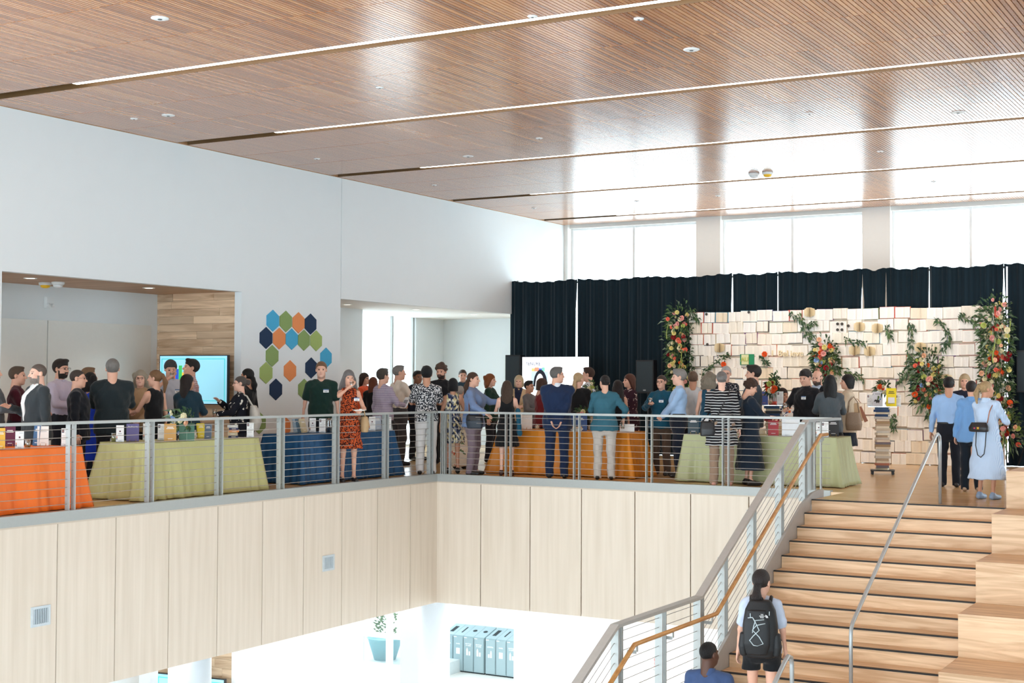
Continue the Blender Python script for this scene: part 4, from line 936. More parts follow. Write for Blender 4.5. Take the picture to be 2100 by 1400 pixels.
person('R13', 1391, 756, dict(y=21.6), -84, 'grey-haired man in light blue shirt, side view beside the green table', 'm', 1.1, 'pale', 'thick', (150, 146, 142), 'shirt', C_('light_blue_shirt', (158, 188, 224)), botm=NAVY, arms=('clasp', 'clasp'), belt=True, group=G3)
person('R14', 1421, 760, dict(y=22.6), 178, 'man in pale grey shirt with hands behind his back, back view', 'm', 1.05, 'tan', 'short', (112, 88, 70), 'shirt', C_('grey_white_shirt', (204, 208, 212)), arms=('behind', 'behind'), group=G3)
person('R15', 1456, 761, dict(y=21.8), 165, 'woman with wavy ash hair in sleeveless teal dress', 'f', 1.05, 'fair', 'wavy', (140, 128, 112), 'tank', C_('teal_sleeveless', (28, 70, 92)), sleeve='none', bottom='skirt', botm=C_('teal_sleeveless', (28, 70, 92)), hem=.5, group=G3)
person('R16', 1480, 759, dict(y=20.08), 180, 'grey-haired woman in black and white striped tunic with brown trousers, back view', 'f', 1.25, 'pale', 'bun', (134, 130, 128), 'dress', stripes('striped_tunic', (24, 24, 28), (206, 206, 206), .042, 2, .26, .03), bottom='trousers', botm=C_('tan_trousers', (150, 124, 104)), hem=.62, arms=('hold', 'down'), shoes=(196, 140, 124), group=G3)
person('R17', 1538, 776, dict(y=20.46), 108, 'woman with curly brown hair in long dark dress bending over the green table', 'f', 1.15, 'fair', 'curly', (72, 50, 40), 'dress', C_('midnight_dress', (22, 34, 48)), sleeve='three', bottom='none', hem=.26, arms=('hold', 'hold'), nod=22, glasses=True, group=G3)
person('R18', 1489, 749, dict(y=23.4), -5, 'older woman with grey hair and dark glasses in a speckled top', 'f', 1.05, 'pale', 'short', (208, 204, 200), 'knit', blotch('speckled_top', (36, 40, 50), [(210, 210, 212)], 40, .6), glasses=True, group=G4)
person('R19', 1543, 748, dict(y=22.2), -95, 'dark-haired man in slate suit, side view before the book wall', 'm', 1.08, 'fair', 'thick', (46, 38, 36), 'jacket', C_('slate_suit', (48, 60, 72)), arms=('hold', 'hold'), group=G4)
_p = hit(1606, 794, y=23.3)
person('R20', 0, 0, None, 25, 'seated woman in colourful patterned dress behind the book display', 'f', 1.05, 'tan', 'wavy', (58, 40, 34), 'knit', blotch('bright_print', (232, 226, 216), [(222, 108, 46), (40, 60, 110)], 12, .57), sleeve='three', botm=C_('navy_trousers', (40, 60, 110)), seated=True, height=1.70, at=(_p.x, _p.y, 0), floor=_p.z - (1.765 - .40) * 1.70 / 1.765, arms=('reach', 'hold'), turn=15, group=G4)
person('R21', 1652, 756, dict(y=22.4), -34, 'man in black shirt with name badge holding a drink behind the green table', 'm', 1.2, 'fair', 'thick', (46, 40, 38), 'shirt', C_('black_shirt', (22, 23, 28)), arms=('down', 'hold'), nod=14, badge=True, tuck=False, group=G4)
person('R22', 1676, 757, dict(y=23.6), -28, 'bald bearded man in dark suit behind the black shirt', 'm', 1.1, 'pale', 'bald', (110, 96, 88), 'jacket', C_('black_suit', (18, 22, 30)), front=C_('pale_blue_front', (196, 214, 236)), beard=(96, 84, 76), nod=10, group=G4)
person('R23', 1702, 767, dict(y=21.75), 184, 'woman with long black hair in grey cardigan, back view', 'f', 1.12, 'tan', 'long', (18, 18, 20), 'knit', C_('grey_cardigan', (76, 84, 90)), bottom='skirt', botm=BLK, hem=.55, arms=('hold', 'hold'), group=G4)
person('R24', 1736, 766, dict(y=22.7), -86, 'woman with black bob in beige jacket and dark skirt, side view', 'f', 1.0, 'fair', 'bob', (26, 22, 24), 'jacket', C_('oatmeal_jacket', (206, 190, 166)), bottom='skirt', botm=C_('navy_skirt', (24, 34, 44)), hem=.56, arms=('hold', 'hold'), group=G4)
person('R25', 1978, 765, dict(y=24.6), -4, 'blonde woman with gold necklace talking in front of the book wall', 'f', 1.05, 'fair', 'bob', (206, 182, 144), 'dress', C_('navy_dress', (28, 32, 52)), bottom='none', hem=.6, sleeve='elbow', group=G4)
person('R26', 1946, 771, dict(y=21.8), 178, 'man in light blue shirt and black trousers, back view at the stair handrail', 'm', 1.12, 'tan', 'short', (26, 22, 24), 'shirt', C_('sky_blue_shirt', (150, 184, 226)), botm=C_('black_trousers', (20, 24, 34)), arms=('down', 'hold'), belt=True, group=G4)
person('R27', 1992, 779, dict(y=21.1), 178, 'woman in blue blazer and wide dark trousers, back view', 'f', 1.08, 'fair', 'short', (44, 34, 32), 'jacket', C_('cornflower_blazer', (112, 158, 210)), botm=C_('ink_trousers', (18, 30, 42)), arms=('down', 'hold'), shoes=(170, 146, 122), group=G4)
person('R28', 2024, 779, dict(y=19.75), 150, 'woman with blonde ponytail in pale blue striped shirt dress and blue sandals', 'f', 1.12, 'tan', 'pony', (196, 164, 120), 'dress', stripes('blue_pinstripe', (190, 208, 230), (166, 190, 220), .014, 0, .4), sleeve='long', bottom='none', hem=.3, shoes=(136, 160, 190), arms=('hold', 'hold'), turn=-35, collar=True, group=G4)
person('S1', 1562, 1166, dict(x=-4.75), 176, 'young woman in pale T-shirt and black shorts climbing the stairs with a backpack', 'f', 1.14, 'fair', 'lowpony', (42, 32, 30), 'tee', C_('pale_blue_tee', (192, 202, 220)), sleeve='short', bottom='shorts', botm=BLK, arms=('down', 'down'), floor=lz, lod=.8, turn=-18, shoes=(220, 220, 220), stride=.5, headk=1.13)
_m = hit(1455, 1312, x=-5.35)
person('S2', 1455, 1312, dict(x=-5.35), 165, 'man with short black hair in blue polo shirt at the foot of the picture', 'm', 1.08, 'deep', 'buzz', (22, 20, 20), 'tee', C_('blue_polo', (66, 86, 126)), sleeve='short', floor=_m.z - 1.78, lod=.8, turn=-25, collar=C_('blue_polo', (66, 86, 126)))
for k, v in PEOPLE.items(): print('PERSON', k, [round(c, 2) for c in v['root'].location], 'h', round(v['s'] * 1.765, 2))
# ================================================================= drapes, book wall, flowers, screens
ORD = ['first', 'second', 'third', 'fourth', 'fifth', 'sixth', 'seventh', 'eighth', 'ninth', 'tenth', 'eleventh', 'twelfth']
DRAPE, nt, b = nt_new('black_velour'); n_ = noise(nt, coords(nt, (9, 9, .4)), 1.4, 3)
nt.links.new(mixc(nt, n_, lin((11, 23, 31)), lin((26, 46, 56))), b.inputs['Base Color']); b.inputs['Roughness'].default_value = .9; b.inputs['Specular IOR Level'].default_value = .15; b.inputs['Sheen Weight'].default_value = .2
cuts = [-16.04, -14.31, -12.64, -10.68, -9.69, -7.92, -7.46, -6.61, -5.21, -3.0, -.6]
gapw = [0, .022, .004, .014, .002, .03, .018, .01, .022, 0, 0]
dl = ['beside the niche, left of the first slit', 'behind the projection screen', 'behind the middle loudspeaker', 'left of the thin bright slit above the books', 'over the left of the book wall', 'narrow one between two bright slits', 'right of the two bright slits', 'over the right of the book wall', 'right of the book wall', 'behind the right loudspeaker']
for i, (a, c) in enumerate(zip(cuts[:-1], cuts[1:])):
    mb = MB(); nx = max(12, int((c - a) / .03)); nz = 12; ph = i * 2.1; top = 3.82
    V = []
    for k in range(nz + 1):
        z = .01 + (top - .01) * k / nz; op = min(1, max(0, (top - .18 - z) / .35)); a2 = a + gapw[i] * op; c2 = c - gapw[i + 1] * op
        for j in range(nx + 1):
            u = j / nx; x = a2 + (c2 - a2) * u
            amp = .036 * (1 - .35 * k / nz); y = 27.93 + amp * math.sin(x * 22 + 2.2 * math.sin(x * 3.1 + ph) + ph) + .02 * math.sin(x * 61 + ph)
            zz = z + (.02 * math.cos(u * 6.283) + .012 * math.sin(x * 22 + ph) if k == nz else 0)
            V.append((x, y, zz))
    F = [(k * (nx + 1) + j, k * (nx + 1) + j + 1, (k + 1) * (nx + 1) + j + 1, (k + 1) * (nx + 1) + j) for k in range(nz) for j in range(nx)]
    nV = len(V); V2 = [(x, y + .006, z) for x, y, z in V]; mb.add(V + V2, F + [tuple(q + nV for q in f[::-1]) for f in F])
    o = mb.build('drape', DRAPE, smooth=True); tag(o, 'black floor-length drape ' + dl[i], 'drape', 'black pipe and drape panels')
pd = thing('drape_support', 'slim drape crossbar and uprights behind the black drapes', 'drape support', (-8, 28.05, 0))
MB().tube([(-16.0, 28.03, 3.78), (0, 28.03, 3.78)], .02, 8).build('crossbar', STEEL, pd)
for x in (-15.9, -12.64, -9.69, -6.61, -3.0, -.6):
    MB().tube([(x, 28.04, 0), (x, 28.04, 3.86)], .024, 8).build('upright', STEEL, pd); MB().box(x - .2, x + .2, 28.02, 28.3, 0, .012).build('base_plate', STEEL, pd)

# ---- book wall
PAGE, nt, b = nt_new('printed_page')
oi = N(nt, 'ShaderNodeObjectInfo'); base = ramp(nt, oi.outputs['Random'], [(0, lin((250, 245, 236))), (.3, lin((253, 250, 245))), (.6, lin((248, 240, 224))), (.85, lin((253, 251, 248))), (1, lin((242, 226, 200)))])
tc = N(nt, 'ShaderNodeTexCoord'); sp = N(nt, 'ShaderNodeSeparateXYZ'); nt.links.new(tc.outputs['Object'], sp.inputs[0])
ln = math_n(nt, 'LESS_THAN', math_n(nt, 'FRACT', math_n(nt, 'ADD', math_n(nt, 'DIVIDE', sp.outputs[2], .0085), 40.0)), .45)
wd = math_n(nt, 'GREATER_THAN', noise(nt, coords(nt, (90, 1, 118)), 1.0, 1), .42)
mx = math_n(nt, 'MULTIPLY', math_n(nt, 'LESS_THAN', math_n(nt, 'ABSOLUTE', math_n(nt, 'SUBTRACT', math_n(nt, 'ABSOLUTE', sp.outputs[0]), .068)), .048), math_n(nt, 'LESS_THAN', math_n(nt, 'ABSOLUTE', sp.outputs[2]), .085))
fc = math_n(nt, 'MULTIPLY', math_n(nt, 'MULTIPLY', ln, wd), math_n(nt, 'MULTIPLY', mx, .22))
nt.links.new(mixc(nt, fc, base, lin((90, 84, 78))), b.inputs['Base Color']); b.inputs['Roughness'].default_value = .8; b.inputs['Specular IOR Level'].default_value = .2
EDGEP = plain('page_edges', (236, 222, 196), .8, var=.15, scale=80)
def open_book(wd_, ht, sag, ridge, peek=(0, 0)):
    """open book flat on a wall: x across, z up, front towards -y; materials page, cover, page edges"""
    mb = MB(); n = 9; hw_ = wd_ / 2
    mb.box(-hw_ - .008 - peek[0], hw_ + .012 + peek[1], -.004, 0, -ht / 2 - .006, ht / 2 + .006, 1)
    for s in (-1, 1):
        top = []
        for i in range(n + 1):
            u = i / n; x = s * u * hw_; y = -.008 - sag * (math.sin(min(1, u * 1.35) * math.pi * .62) ** .8) * (1 if s > 0 else .72) - (ridge * max(0, 1 - abs(u - .3) / .12) if s > 0 else 0)
            top.append((x, y))
        V = [(x, y, -ht / 2) for x, y in top] + [(x, y, ht / 2) for x, y in top] + [(x, -.003, -ht / 2) for x, y in top] + [(x, -.003, ht / 2) for x, y in top]; m = n + 1
        F = []; MI = []
        for i in range(n):
            F += [(i, i + 1, m + i + 1, m + i), (m + i, m + i + 1, 3 * m + i + 1, 3 * m + i), (2 * m + i, 2 * m + i + 1, i + 1, i)]; MI += [0, 2, 2]
        F.append((n, 2 * m + n, 3 * m + n, m + n)); MI.append(2)
        if s < 0: F = [f[::-1] for f in F]
        mb.add(V, F, MI)
    return mb
COVERS = [plain('cover_%d' % i, c, .5) for i, c in enumerate([(214, 204, 190), (206, 194, 176), (196, 60, 44), (40, 74, 140), (32, 40, 66), (60, 156, 196), (230, 110, 50), (74, 120, 74), (120, 70, 130), (222, 214, 200), (150, 120, 90), (240, 236, 228)])]
OBK = []
for wd_, ht, sag, rd, pk in ((.285, .205, .022, .012, (0, 0)), (.25, .2, .03, .0, (0, .03)), (.31, .21, .018, .02, (0, 0)), (.22, .2, .026, .014, (.035, 0)), (.27, .19, .036, .006, (0, 0)), (.33, .212, .02, .0, (0, 0))):
    OBK.append((wd_ + sum(pk), open_book(wd_, ht, sag, rd, pk).mesh('open_book', [PAGE, COVERS[0], EDGEP])))
BX0, BX1, BY = -11.41, -5.12, 27.42
bw = thing('book_wall', 'tall backdrop wall covered with rows of opened books', 'book wall', ((BX0 + BX1) / 2, BY, 0))
for a, c in zip((-11.41, -9.94, -8.4, -6.86), (-9.94, -8.4, -6.86, -5.12)): MB().box(a + .004, c - .004, BY, BY + .05, .02, 3.0).build('backing_panel', BOOKGROUND, bw)
NR = 13; nb = 0; books = []
for r in range(NR):
    z = .115 + r * (3.05 - .02) / NR; x = BX0 + random.uniform(-.02, .03)
    while x < BX1 - .14:
        k = random.choice((0, 0, 1, 2, 2, 3, 4, 5)); wd_, me = OBK[k]; sx = random.uniform(.95, 1.1)
        if x + wd_ * sx > BX1 + .08: break
        o = obj('open_book', me, bw, (x + wd_ * sx / 2 - bw.location.x, -random.uniform(.002, .012), z + random.uniform(-.02, .02)), (random.uniform(-.05, .03), random.uniform(-.03, .03), random.uniform(-.06, .06)))
        o.scale = (sx, random.uniform(.8, 1.5), random.uniform(.96, 1.08)); o.material_slots[1].link = 'OBJECT'
        o.material_slots[1].material = COVERS[random.choice((0, 1, 9, 11, 0, 1, 9, 10, 2, 3, 4, 5, 6, 7, 8, 2, 3))]; books.append(o); x += wd_ * sx + random.uniform(-.004, .014); nb += 1
# books folded into fans and the book-fold lettering
FOLD = plain('folded_tan_pages', (252, 230, 194), .8, var=.12, scale=40)
fan = MB()
for i in range(34):
    a = math.pi * (i + .5) / 34; ca, sa = math.cos(a), math.sin(a); r0, r1 = .015, .105; hh0 = .095; hh1 = .045 + .012 * (i % 3) + (.02 if 10 < i < 24 and i % 2 else 0); t_ = Vector((sa, -ca * -1, 0)) * .0011
    P4 = [(-ca * r0, -sa * r0 * .8, -hh0), (-ca * r1, -sa * r1 * .8, -hh1), (-ca * r1 * 1.08, -sa * r1 * .86, 0), (-ca * r1, -sa * r1 * .8, hh1), (-ca * r0, -sa * r0 * .8, hh0)]
    fan.prism(P4, (.0016 * sa, .0016 * ca, 0))
FANM = fan.mesh('folded_book', FOLD)
for px, py in ((1475, 713), (1762, 670), (1799, 673), (1752, 718), (1783, 720), (1887, 712), (1940, 777), (1660, 640)):
    q = hit(px, py, y=BY - .06); obj('folded_book', FANM, bw, (q.x - bw.location.x, -.04, q.z), label='open book with pages folded into a fan')
for txt, px, py in (('I', 1584, 725), ('Bel', 1606, 725), ('ieve', 1634, 725)):
    q = hit(px, py, y=BY - .06); o = obj('folded_lettering', text_mesh(txt, .17, FOLD, .02), bw, (q.x - bw.location.x, -.06, q.z), (math.pi / 2, 0, 0), label='letters cut from folded tan pages')
INK = plain('engraving_ink', (70, 66, 62), .8, var=.5, scale=60)
for px, py in ((1536, 640), (1718, 664), (1727, 664), (1718, 676), (1727, 676), (1740, 668), (1451, 706), (1449, 644)):
    q = hit(px, py, y=BY - .05); m_ = MB().lathe([(.03, 0), (.03, -.002)], k=10, axis=(0, 1, 0)); m_.build('printed_engraving', INK, bw, world=False, loc=(q.x - bw.location.x, -.062, q.z))
q = hit(1532, 737, y=BY - .06)
MB().box(-.15, .15, 0, .01, -.11, .11).build('green_cover', plain('emerald_cover', (20, 140, 92), .5), bw, world=False, loc=(q.x - bw.location.x, -.06, q.z))
MB().box(-.11, .04, -.03, 0, -.1, .1).build('green_cover_pages', plain('lime_pages', (226, 226, 176), .8), bw, world=False, loc=(q.x - bw.location.x, -.062, q.z))
obj('green_lettering', text_mesh('AU', .12, plain('lime_letter', (190, 200, 110), .7), .01), bw, (q.x - bw.location.x - .035, -.1, q.z), (math.pi / 2, 0, 0))
# light tube at the right edge
o = MB().tube([(-5.06, BY - .02, .1), (-5.06, BY - .02, 3.74)], .012, 8).build('light_tube', plain('violet_led', (236, 226, 255), .4, emit=2.5)); tag(o, 'thin glowing tube at the right edge of the book wall', 'light tube')

# ---- flowers
def leafy(mb, c, d, L, W, mi=0, droop=.3):
    c = Vector(c); d = Vector(d).normalized(); s = d.cross(Vector((random.uniform(-1, 1), -1, random.uniform(-.5, .5)))).normalized(); n = s.cross(d)
    p1 = c + d * L * .45 - n * L * .08; p2 = c + d * L - Vector((0, 0, L * droop))
    mb.add([c, p1 + s * W, p2, p1 - s * W, p1 + n * W * .35], [(0, 1, 4), (1, 2, 4), (2, 3, 4), (3, 0, 4)], mi)
LEAF = [plain('leaf_deep', (48, 78, 50), .5, var=.25), plain('leaf_mid', (84, 112, 66), .5, var=.25), plain('leaf_grey', (118, 136, 112), .55, var=.2), plain('stem_lime', (158, 172, 84), .6)]
def rose_mesh(mat, mat2):
    mb = MB(); mb.ball((0, 0, 0), (.5, .42, .5), 10, 6, 1)
    for ring, (n, r, t) in enumerate(((5, .62, .5), (6, .9, .9), (7, 1.05, 1.3))):
        for i in range(n):
            a = 6.283 * i / n + ring; ca, sa = math.cos(a), math.sin(a); ra = Vector((ca, 0, sa)); ta = Vector((-sa, 0, ca)); f = Vector((0, -1, 0))
            c0 = ra * r * .35 + f * .1; e = ra * r + f * (.75 - ring * .32)
            mb.add([c0 - ta * .22, c0 + ta * .22, e * .8 + ta * .42, e, e * .8 - ta * .42], [(0, 1, 2, 3, 4)], 0)
    return mb.mesh('flower', [mat, mat2], True)
FC = {'orange': (238, 98, 40), 'red': (150, 18, 30), 'pink': (240, 176, 168), 'peach': (246, 196, 160), 'cream': (240, 232, 196), 'yellow': (232, 218, 140), 'lime': (190, 200, 110), 'blue': (150, 180, 226), 'coral': (240, 120, 96)}
ROSE = {k: rose_mesh(plain('petal_' + k, c, .6, var=.12, scale=3), plain('petal_heart_' + k, tuple(int(v * .85) for v in c), .6)) for k, c in FC.items()}
def bouquet(label, pts, rad, nfl, pal, nleaf, size=(.035, .06), cat='flowers', group=None, trail=0, up=.3, base=None):
    """pts: spine points in the world; flowers and leaves scattered around it"""
    t = thing('flower_arrangement', label, cat, base or pts[-1], 0, group); L = MB(); P = [Vector(p) for p in pts]
    def rnd(r):
        f = random.random() * (len(P) - 1) if len(P) > 1 else 0; i = min(int(f), max(len(P) - 2, 0)); p = P[i].lerp(P[i + 1], f - i) if len(P) > 1 else P[0].copy()
        a = random.uniform(0, 6.283); q = r * math.sqrt(random.random()); return p + Vector((math.cos(a) * q, -abs(random.gauss(0, .35)) * r, math.sin(a) * q)), Vector((math.cos(a), -.5 - random.random(), math.sin(a) + up))
    for i in range(nleaf):
        p, d = rnd(rad); leafy(L, p + Vector((0, .03, 0)), d, random.uniform(.09, .17), random.uniform(.014, .026), random.choice((0, 0, 1, 1, 2)))
    L.build('foliage', LEAF, t, kind='stuff')
    for i in range(nfl):
        p, d = rnd(rad * .85); k = random.choice(pal); sz = random.uniform(*size); o = obj('flower', ROSE[k], t, p - t.location - Vector((0, sz + .02, 0)), (random.uniform(-.5, .5), random.uniform(0, 6), random.uniform(-.7, .7))); o.scale = (sz, sz, sz)
    for i in range(trail):
        p, d = rnd(rad); T = [p + Vector((.02 * math.sin(k), -.06 - .01 * k, .06 * min(k, 1) - .09 * max(0, k - 1))) for k in range(7)]; MB().tube(T, .009, 5).build('trailing_stem', LEAF[3], t)
    return t
def vine(label, pixels, nleaf, y=BY - .08, size=(.07, .12), group='vines on the book wall', flowers=()):
    P = [hit(a, c, y=y) for a, c in pixels]; t = thing('greenery_sprig', label, 'greenery', P[0], 0, group); L = MB(); MB().tube(P, .004, 5).build('stem', LEAF[1], t)
    for i in range(nleaf):
        f = random.random() * (len(P) - 1); i0 = int(f); p = P[i0].lerp(P[i0 + 1], f - i0) + Vector((random.gauss(0, .03), -random.random() * .04, random.gauss(0, .03)))
        dd = (P[i0 + 1] - P[i0]).normalized() + Vector((random.gauss(0, .8), -.3, random.gauss(0, .8))); leafy(L, p, dd, random.uniform(*size), random.uniform(.014, .022), random.choice((0, 0, 1)))
    L.build('foliage', LEAF, t, kind='stuff')
    for k, (a, c) in flowers:
        o = obj('flower', ROSE[k], t, hit(a, c, y=y - .05) - t.location); o.scale = (.06, .06, .06)
yb = BY - .12
HB = lambda *pp: [hit(a, c, y=yb) for a, c in pp]
PAL = ['orange', 'red', 'pink', 'peach', 'cream', 'yellow', 'cream', 'lime', 'coral', 'yellow']
bouquet('tall floral garland on the left edge of the book wall', HB((1396, 640), (1392, 700), (1398, 770), (1408, 830)), .27, 84, PAL, 1150, group='garlands', trail=4)
bouquet('tall floral garland on the right edge of the book wall', HB((2040, 630), (2046, 700), (2045, 770), (2050, 850), (2066, 900)), .31, 120, PAL, 1700, group='garlands', trail=5)
bouquet('round flower cluster above the man in black shirt', HB((1690, 712), (1695, 742), (1700, 760)), .25, 36, PAL + ['blue'], 520, group='flower clusters on the book wall')
bouquet('large flower cluster beside the blonde woman', HB((1900, 740), (1905, 780), (1902, 815)), .3, 50, PAL + ['red', 'blue'], 700, group='flower clusters on the book wall')
vine('leafy sprig at the top left of the book wall, below the drape', [(1620, 640), (1640, 655), (1655, 668), (1672, 660)], 60); vine('leafy sprig hanging from the top sprig', [(1640, 655), (1655, 685), (1662, 690)], 34)
vine('leafy sprig left of the folded green book', [(1463, 748), (1480, 735), (1492, 730)], 34, flowers=[('orange', (1484, 747))]); vine('leafy sprig above the grey-haired woman in stripes', [(1440, 770), (1448, 760), (1455, 752)], 30, flowers=[('orange', (1450, 785))])
vine('small sprig with an orange flower beside the folded letters', [(1556, 730), (1568, 738), (1574, 744)], 26, flowers=[('orange', (1568, 726))]); vine('leafy branch above the stack pedestal, left', [(1715, 755), (1740, 765), (1770, 775)], 46)
vine('leafy branch in the middle of the book wall', [(1730, 695), (1750, 702), (1772, 704)], 34); vine('hanging sprig right of the folded fan books', [(1818, 665), (1824, 680), (1826, 690)], 26)
vine('long hanging vine down the wall joint', [(1870, 662), (1868, 700), (1864, 740), (1860, 770)], 74); vine('leafy vine curling at the upper right', [(1915, 650), (1935, 670), (1950, 690), (1935, 715)], 60)
vine('thin sprig near the right garland', [(1965, 645), (1985, 655), (2000, 662)], 26); vine('leafy tuft below the long vine', [(1840, 765), (1850, 775), (1846, 785)], 26)
vine('sprig behind the book pedestal', [(1828, 850), (1834, 862), (1830, 880)], 36); vine('low sprig beside the man in light blue', [(1905, 840), (1910, 850), (1902, 855)], 20); vine('leafy sprig on the top of the left garland', [(1412, 625), (1420, 640), (1430, 655)], 34)
vine('tall greenery above the seated woman', [(1594, 832), (1592, 800), (1588, 770)], 70, y=23.06)

# ---- projection screen and loudspeakers
ps = thing('display_screen', 'large bright display reading TENURE in front of the drapes', 'screen', (-14.26, 26.8, 0))
SCR = plain('lit_white_screen', (252, 253, 255), .3, var=.005, emit=1.4); BLACKP = plain('black_plastic', (20, 22, 26), .45, var=.1)
MB().box(-15.08, -13.45, 26.8, 26.86, .55, 2.1).build('housing', BLACKP, ps); MB().box(-15.07, -13.46, 26.795, 26.8, .57, 2.09).build('screen_panel', SCR, ps)
MB().box(-14.9, -14.6, 26.86, 27.1, 0, .56).box(-13.95, -13.65, 26.86, 27.1, 0, .56).build('stand_leg', BLACKP, ps)
def decal(name, mat, x0, x1, z0, z1, y=26.792, parent=ps): MB().box(x0, x1, y, y + .003, z0, z1).build(name, mat, parent)
o = obj('lettering', text_mesh('TENURE', .1, plain('navy_print', (40, 60, 96), .5, emit=.4)), ps, (hit(1093, 746, y=26.79).x, -.012, hit(1100, 746, y=26.79).z), (math.pi / 2, 0, 0)); o.location.x -= -14.26
for nme, c, a, e, z0, z1 in (('colour_block', (246, 206, 130), 1090, 1096, 755, 761), ('colour_block', (240, 160, 130), 1096, 1105, 753, 761), ('colour_block', (90, 110, 220), 1105, 1111, 755, 761), ('colour_block', (140, 220, 200), 1111, 1117, 753, 761), ('portrait_background', (200, 226, 240), 1089, 1124, 761, 800), ):
    p0, p1 = hit(a, z1, y=26.79), hit(e, z0, y=26.79); decal(nme, plain('print_%d_%d_%d' % c, c, .5, emit=.6), p0.x, p1.x, p0.z, p1.z, 26.793 - .001 * (nme == 'portrait_dark') - .002 * (nme == 'portrait_pale'))
for nme, c_, px, py, rx, rz, yy in (('portrait_dark', (24, 28, 40), 1108, 792, .175, .36, 26.791), ('portrait_pale', (250, 250, 252), 1107, 797, .115, .33, 26.788)):
    q = hit(px, py, y=26.79); mb = MB(); P_ = [(q.x + rx * math.cos(a), yy, q.z + rz * math.sin(a)) for a in [i * math.pi / 10 for i in range(11)]]; mb.prism(P_, (0, .002, 0)); mb.build(nme, plain('print_' + nme, c_, .5, emit=.6), ps)
def speaker(label, x0, x1, y, z0, z1, pole=True):
    t = thing('loudspeaker', label, 'loudspeaker', ((x0 + x1) / 2, y, 0), 0, 'black loudspeakers'); m = (x0 + x1) / 2
    mb = MB(); mb.prism([(x0, y, z0), (x1, y, z0), (x1, y, z1), (x0, y, z1)], (0, .02, 0)); mb.prism([(x0 + .0, y + .02, z0), (x1, y + .02, z0), (x1 - .08, y + .36, z0), (x0 + .08, y + .36, z0)], (0, 0, z1 - z0)); mb.build('cabinet', BLACKP, t)
    MB().box(x0 + .02, x1 - .02, y - .008, y, z0 + .03, z1 - .03).build('grille', plain('speaker_grille', (34, 48, 56), .6, var=.3, scale=200), t); MB().box(m - .03, m + .03, y - .011, y - .008, z0 + .05, z0 + .075).build('logo_plate', plain('logo_plate', (150, 156, 160), .4), t)
    if pole:
        MB().tube([(m, y + .18, .5), (m, y + .18, z0)], .018, 8).build('pole', BLACKP, t)
        for a in (0.4, 2.5, 4.6): MB().tube([(m, y + .18, .75), (m + .32 * math.cos(a), y + .18 + .3 * math.sin(a), .02)], .012, 6).build('leg', BLACKP, t)
speaker('tall black loudspeaker at the left of the display screen', -15.47, -15.1, 26.75, 1.2, 2.14); speaker('black loudspeaker on a stand right of the display screen', -12.41, -12.01, 26.9, 1.33, 2.02); _sx = hit(2085, 760, y=27.5).x; speaker('black loudspeaker at the right edge beyond the garland', _sx, _sx + .42, 27.5, 1.4, 2.18)

# ---- wall screen, whiteboards, hexagon felt tiles
def tv(label, A, B, z0, z1):
    A = Vector(A); B = Vector(B); t = thing('wall_screen', label, 'screen', (A + B) / 2, 0, 'alcove wall screens'); u = (B - A).normalized(); n = Vector((u.y, -u.x, 0)); L = (B - A).length; c = (A + B) / 2; zc = (z0 + z1) / 2; hz_ = (z1 - z0) / 2
    def pl(nm, m, u0, u1, a, e, off, th=.004): MB().obox(A + u * (u0 + u1) / 2 + n * off + Vector((0, 0, (a + e) / 2)), u, n, (0, 0, 1), (u1 - u0) / 2, th, (e - a) / 2).build(nm, m, t)
    pl('housing', BLACKP, 0, L, z0, z1, -.03, .03); pl('screen_panel', plain('pale_blue_screen', (150, 216, 240), .3, var=.01, emit=.5), .015, L - .015, z0 + .015, z1 - .015, .002)
    pl('screen_border', plain('teal_line', (70, 190, 190), .4, emit=.6), .05, L - .05, z1 - .075, z1 - .06, .006); pl('screen_border', plain('teal_line', (70, 190, 190), .4, emit=.6), .05, L - .05, z0 + .06, z0 + .075, .006)
    pl('screen_border', plain('teal_line', (70, 190, 190), .4, emit=.6), .05, .065, z0 + .06, z1 - .06, .006); pl('screen_border', plain('teal_line', (70, 190, 190), .4, emit=.6), L - .065, L - .05, z0 + .06, z1 - .06, .006)
    for k, c_ in enumerate(((232, 90, 50), (40, 80, 190), (60, 180, 90), (240, 190, 60))): pl('colour_bar', plain('bar_%d' % k, c_, .4, emit=.6), .27 + .07 * k, .335 + .07 * k, z0 + .25, z1 - (.30 - .06 * (k % 3)), .007)
    MB().box(c.x - .1, c.x + .1, c.y + .03, 18.72, zc - .1, zc + .1).build('wall_bracket', BLACKP, t)
tv('wall screen with colour bars on the alcove plank wall', (-17.55, 18.32, 0), (-16.16, 18.5, 0), 1.14, 1.99); tv('wall screen under the fascia on the lower floor', (-17.55, 18.32, 0), (-16.16, 18.5, 0), -4.3, -3.5)
WB = plain('glass_whiteboard', (226, 228, 224), .18, var=.02)
o = MB().box(-17.998, -17.985, 11, 16.2, .9, 2.52).build('whiteboard', WB); tag(o, 'wide glass whiteboard at the left of the alcove', 'whiteboard', 'whiteboards')
o = MB().box(-17.998, -17.985, 16.22, 18.56, .9, 2.52).build('whiteboard', WB); tag(o, 'glass whiteboard at the right of the alcove', 'whiteboard', 'whiteboards')
t = thing('emergency_light', 'small white wall device high in the alcove', 'wall device', (-18, 16.21, 2.8)); MB().box(-18, -17.93, 16.14, 16.28, 2.72, 2.9).build('body', dev_m, t); MB().ball((-17.92, 16.17, 2.76), .035, 8, 5).build('lamp_head', dev_m, t); MB().ball((-17.92, 16.25, 2.76), .035, 8, 5).build('lamp_head', dev_m, t)
HX = {'b': ('light blue', (72, 168, 210)), 'g': ('moss green', (134, 160, 100)), 'o': ('orange', (226, 142, 88)), 'n': ('navy', (28, 52, 82)), 'l': ('lime green', (158, 180, 108))}
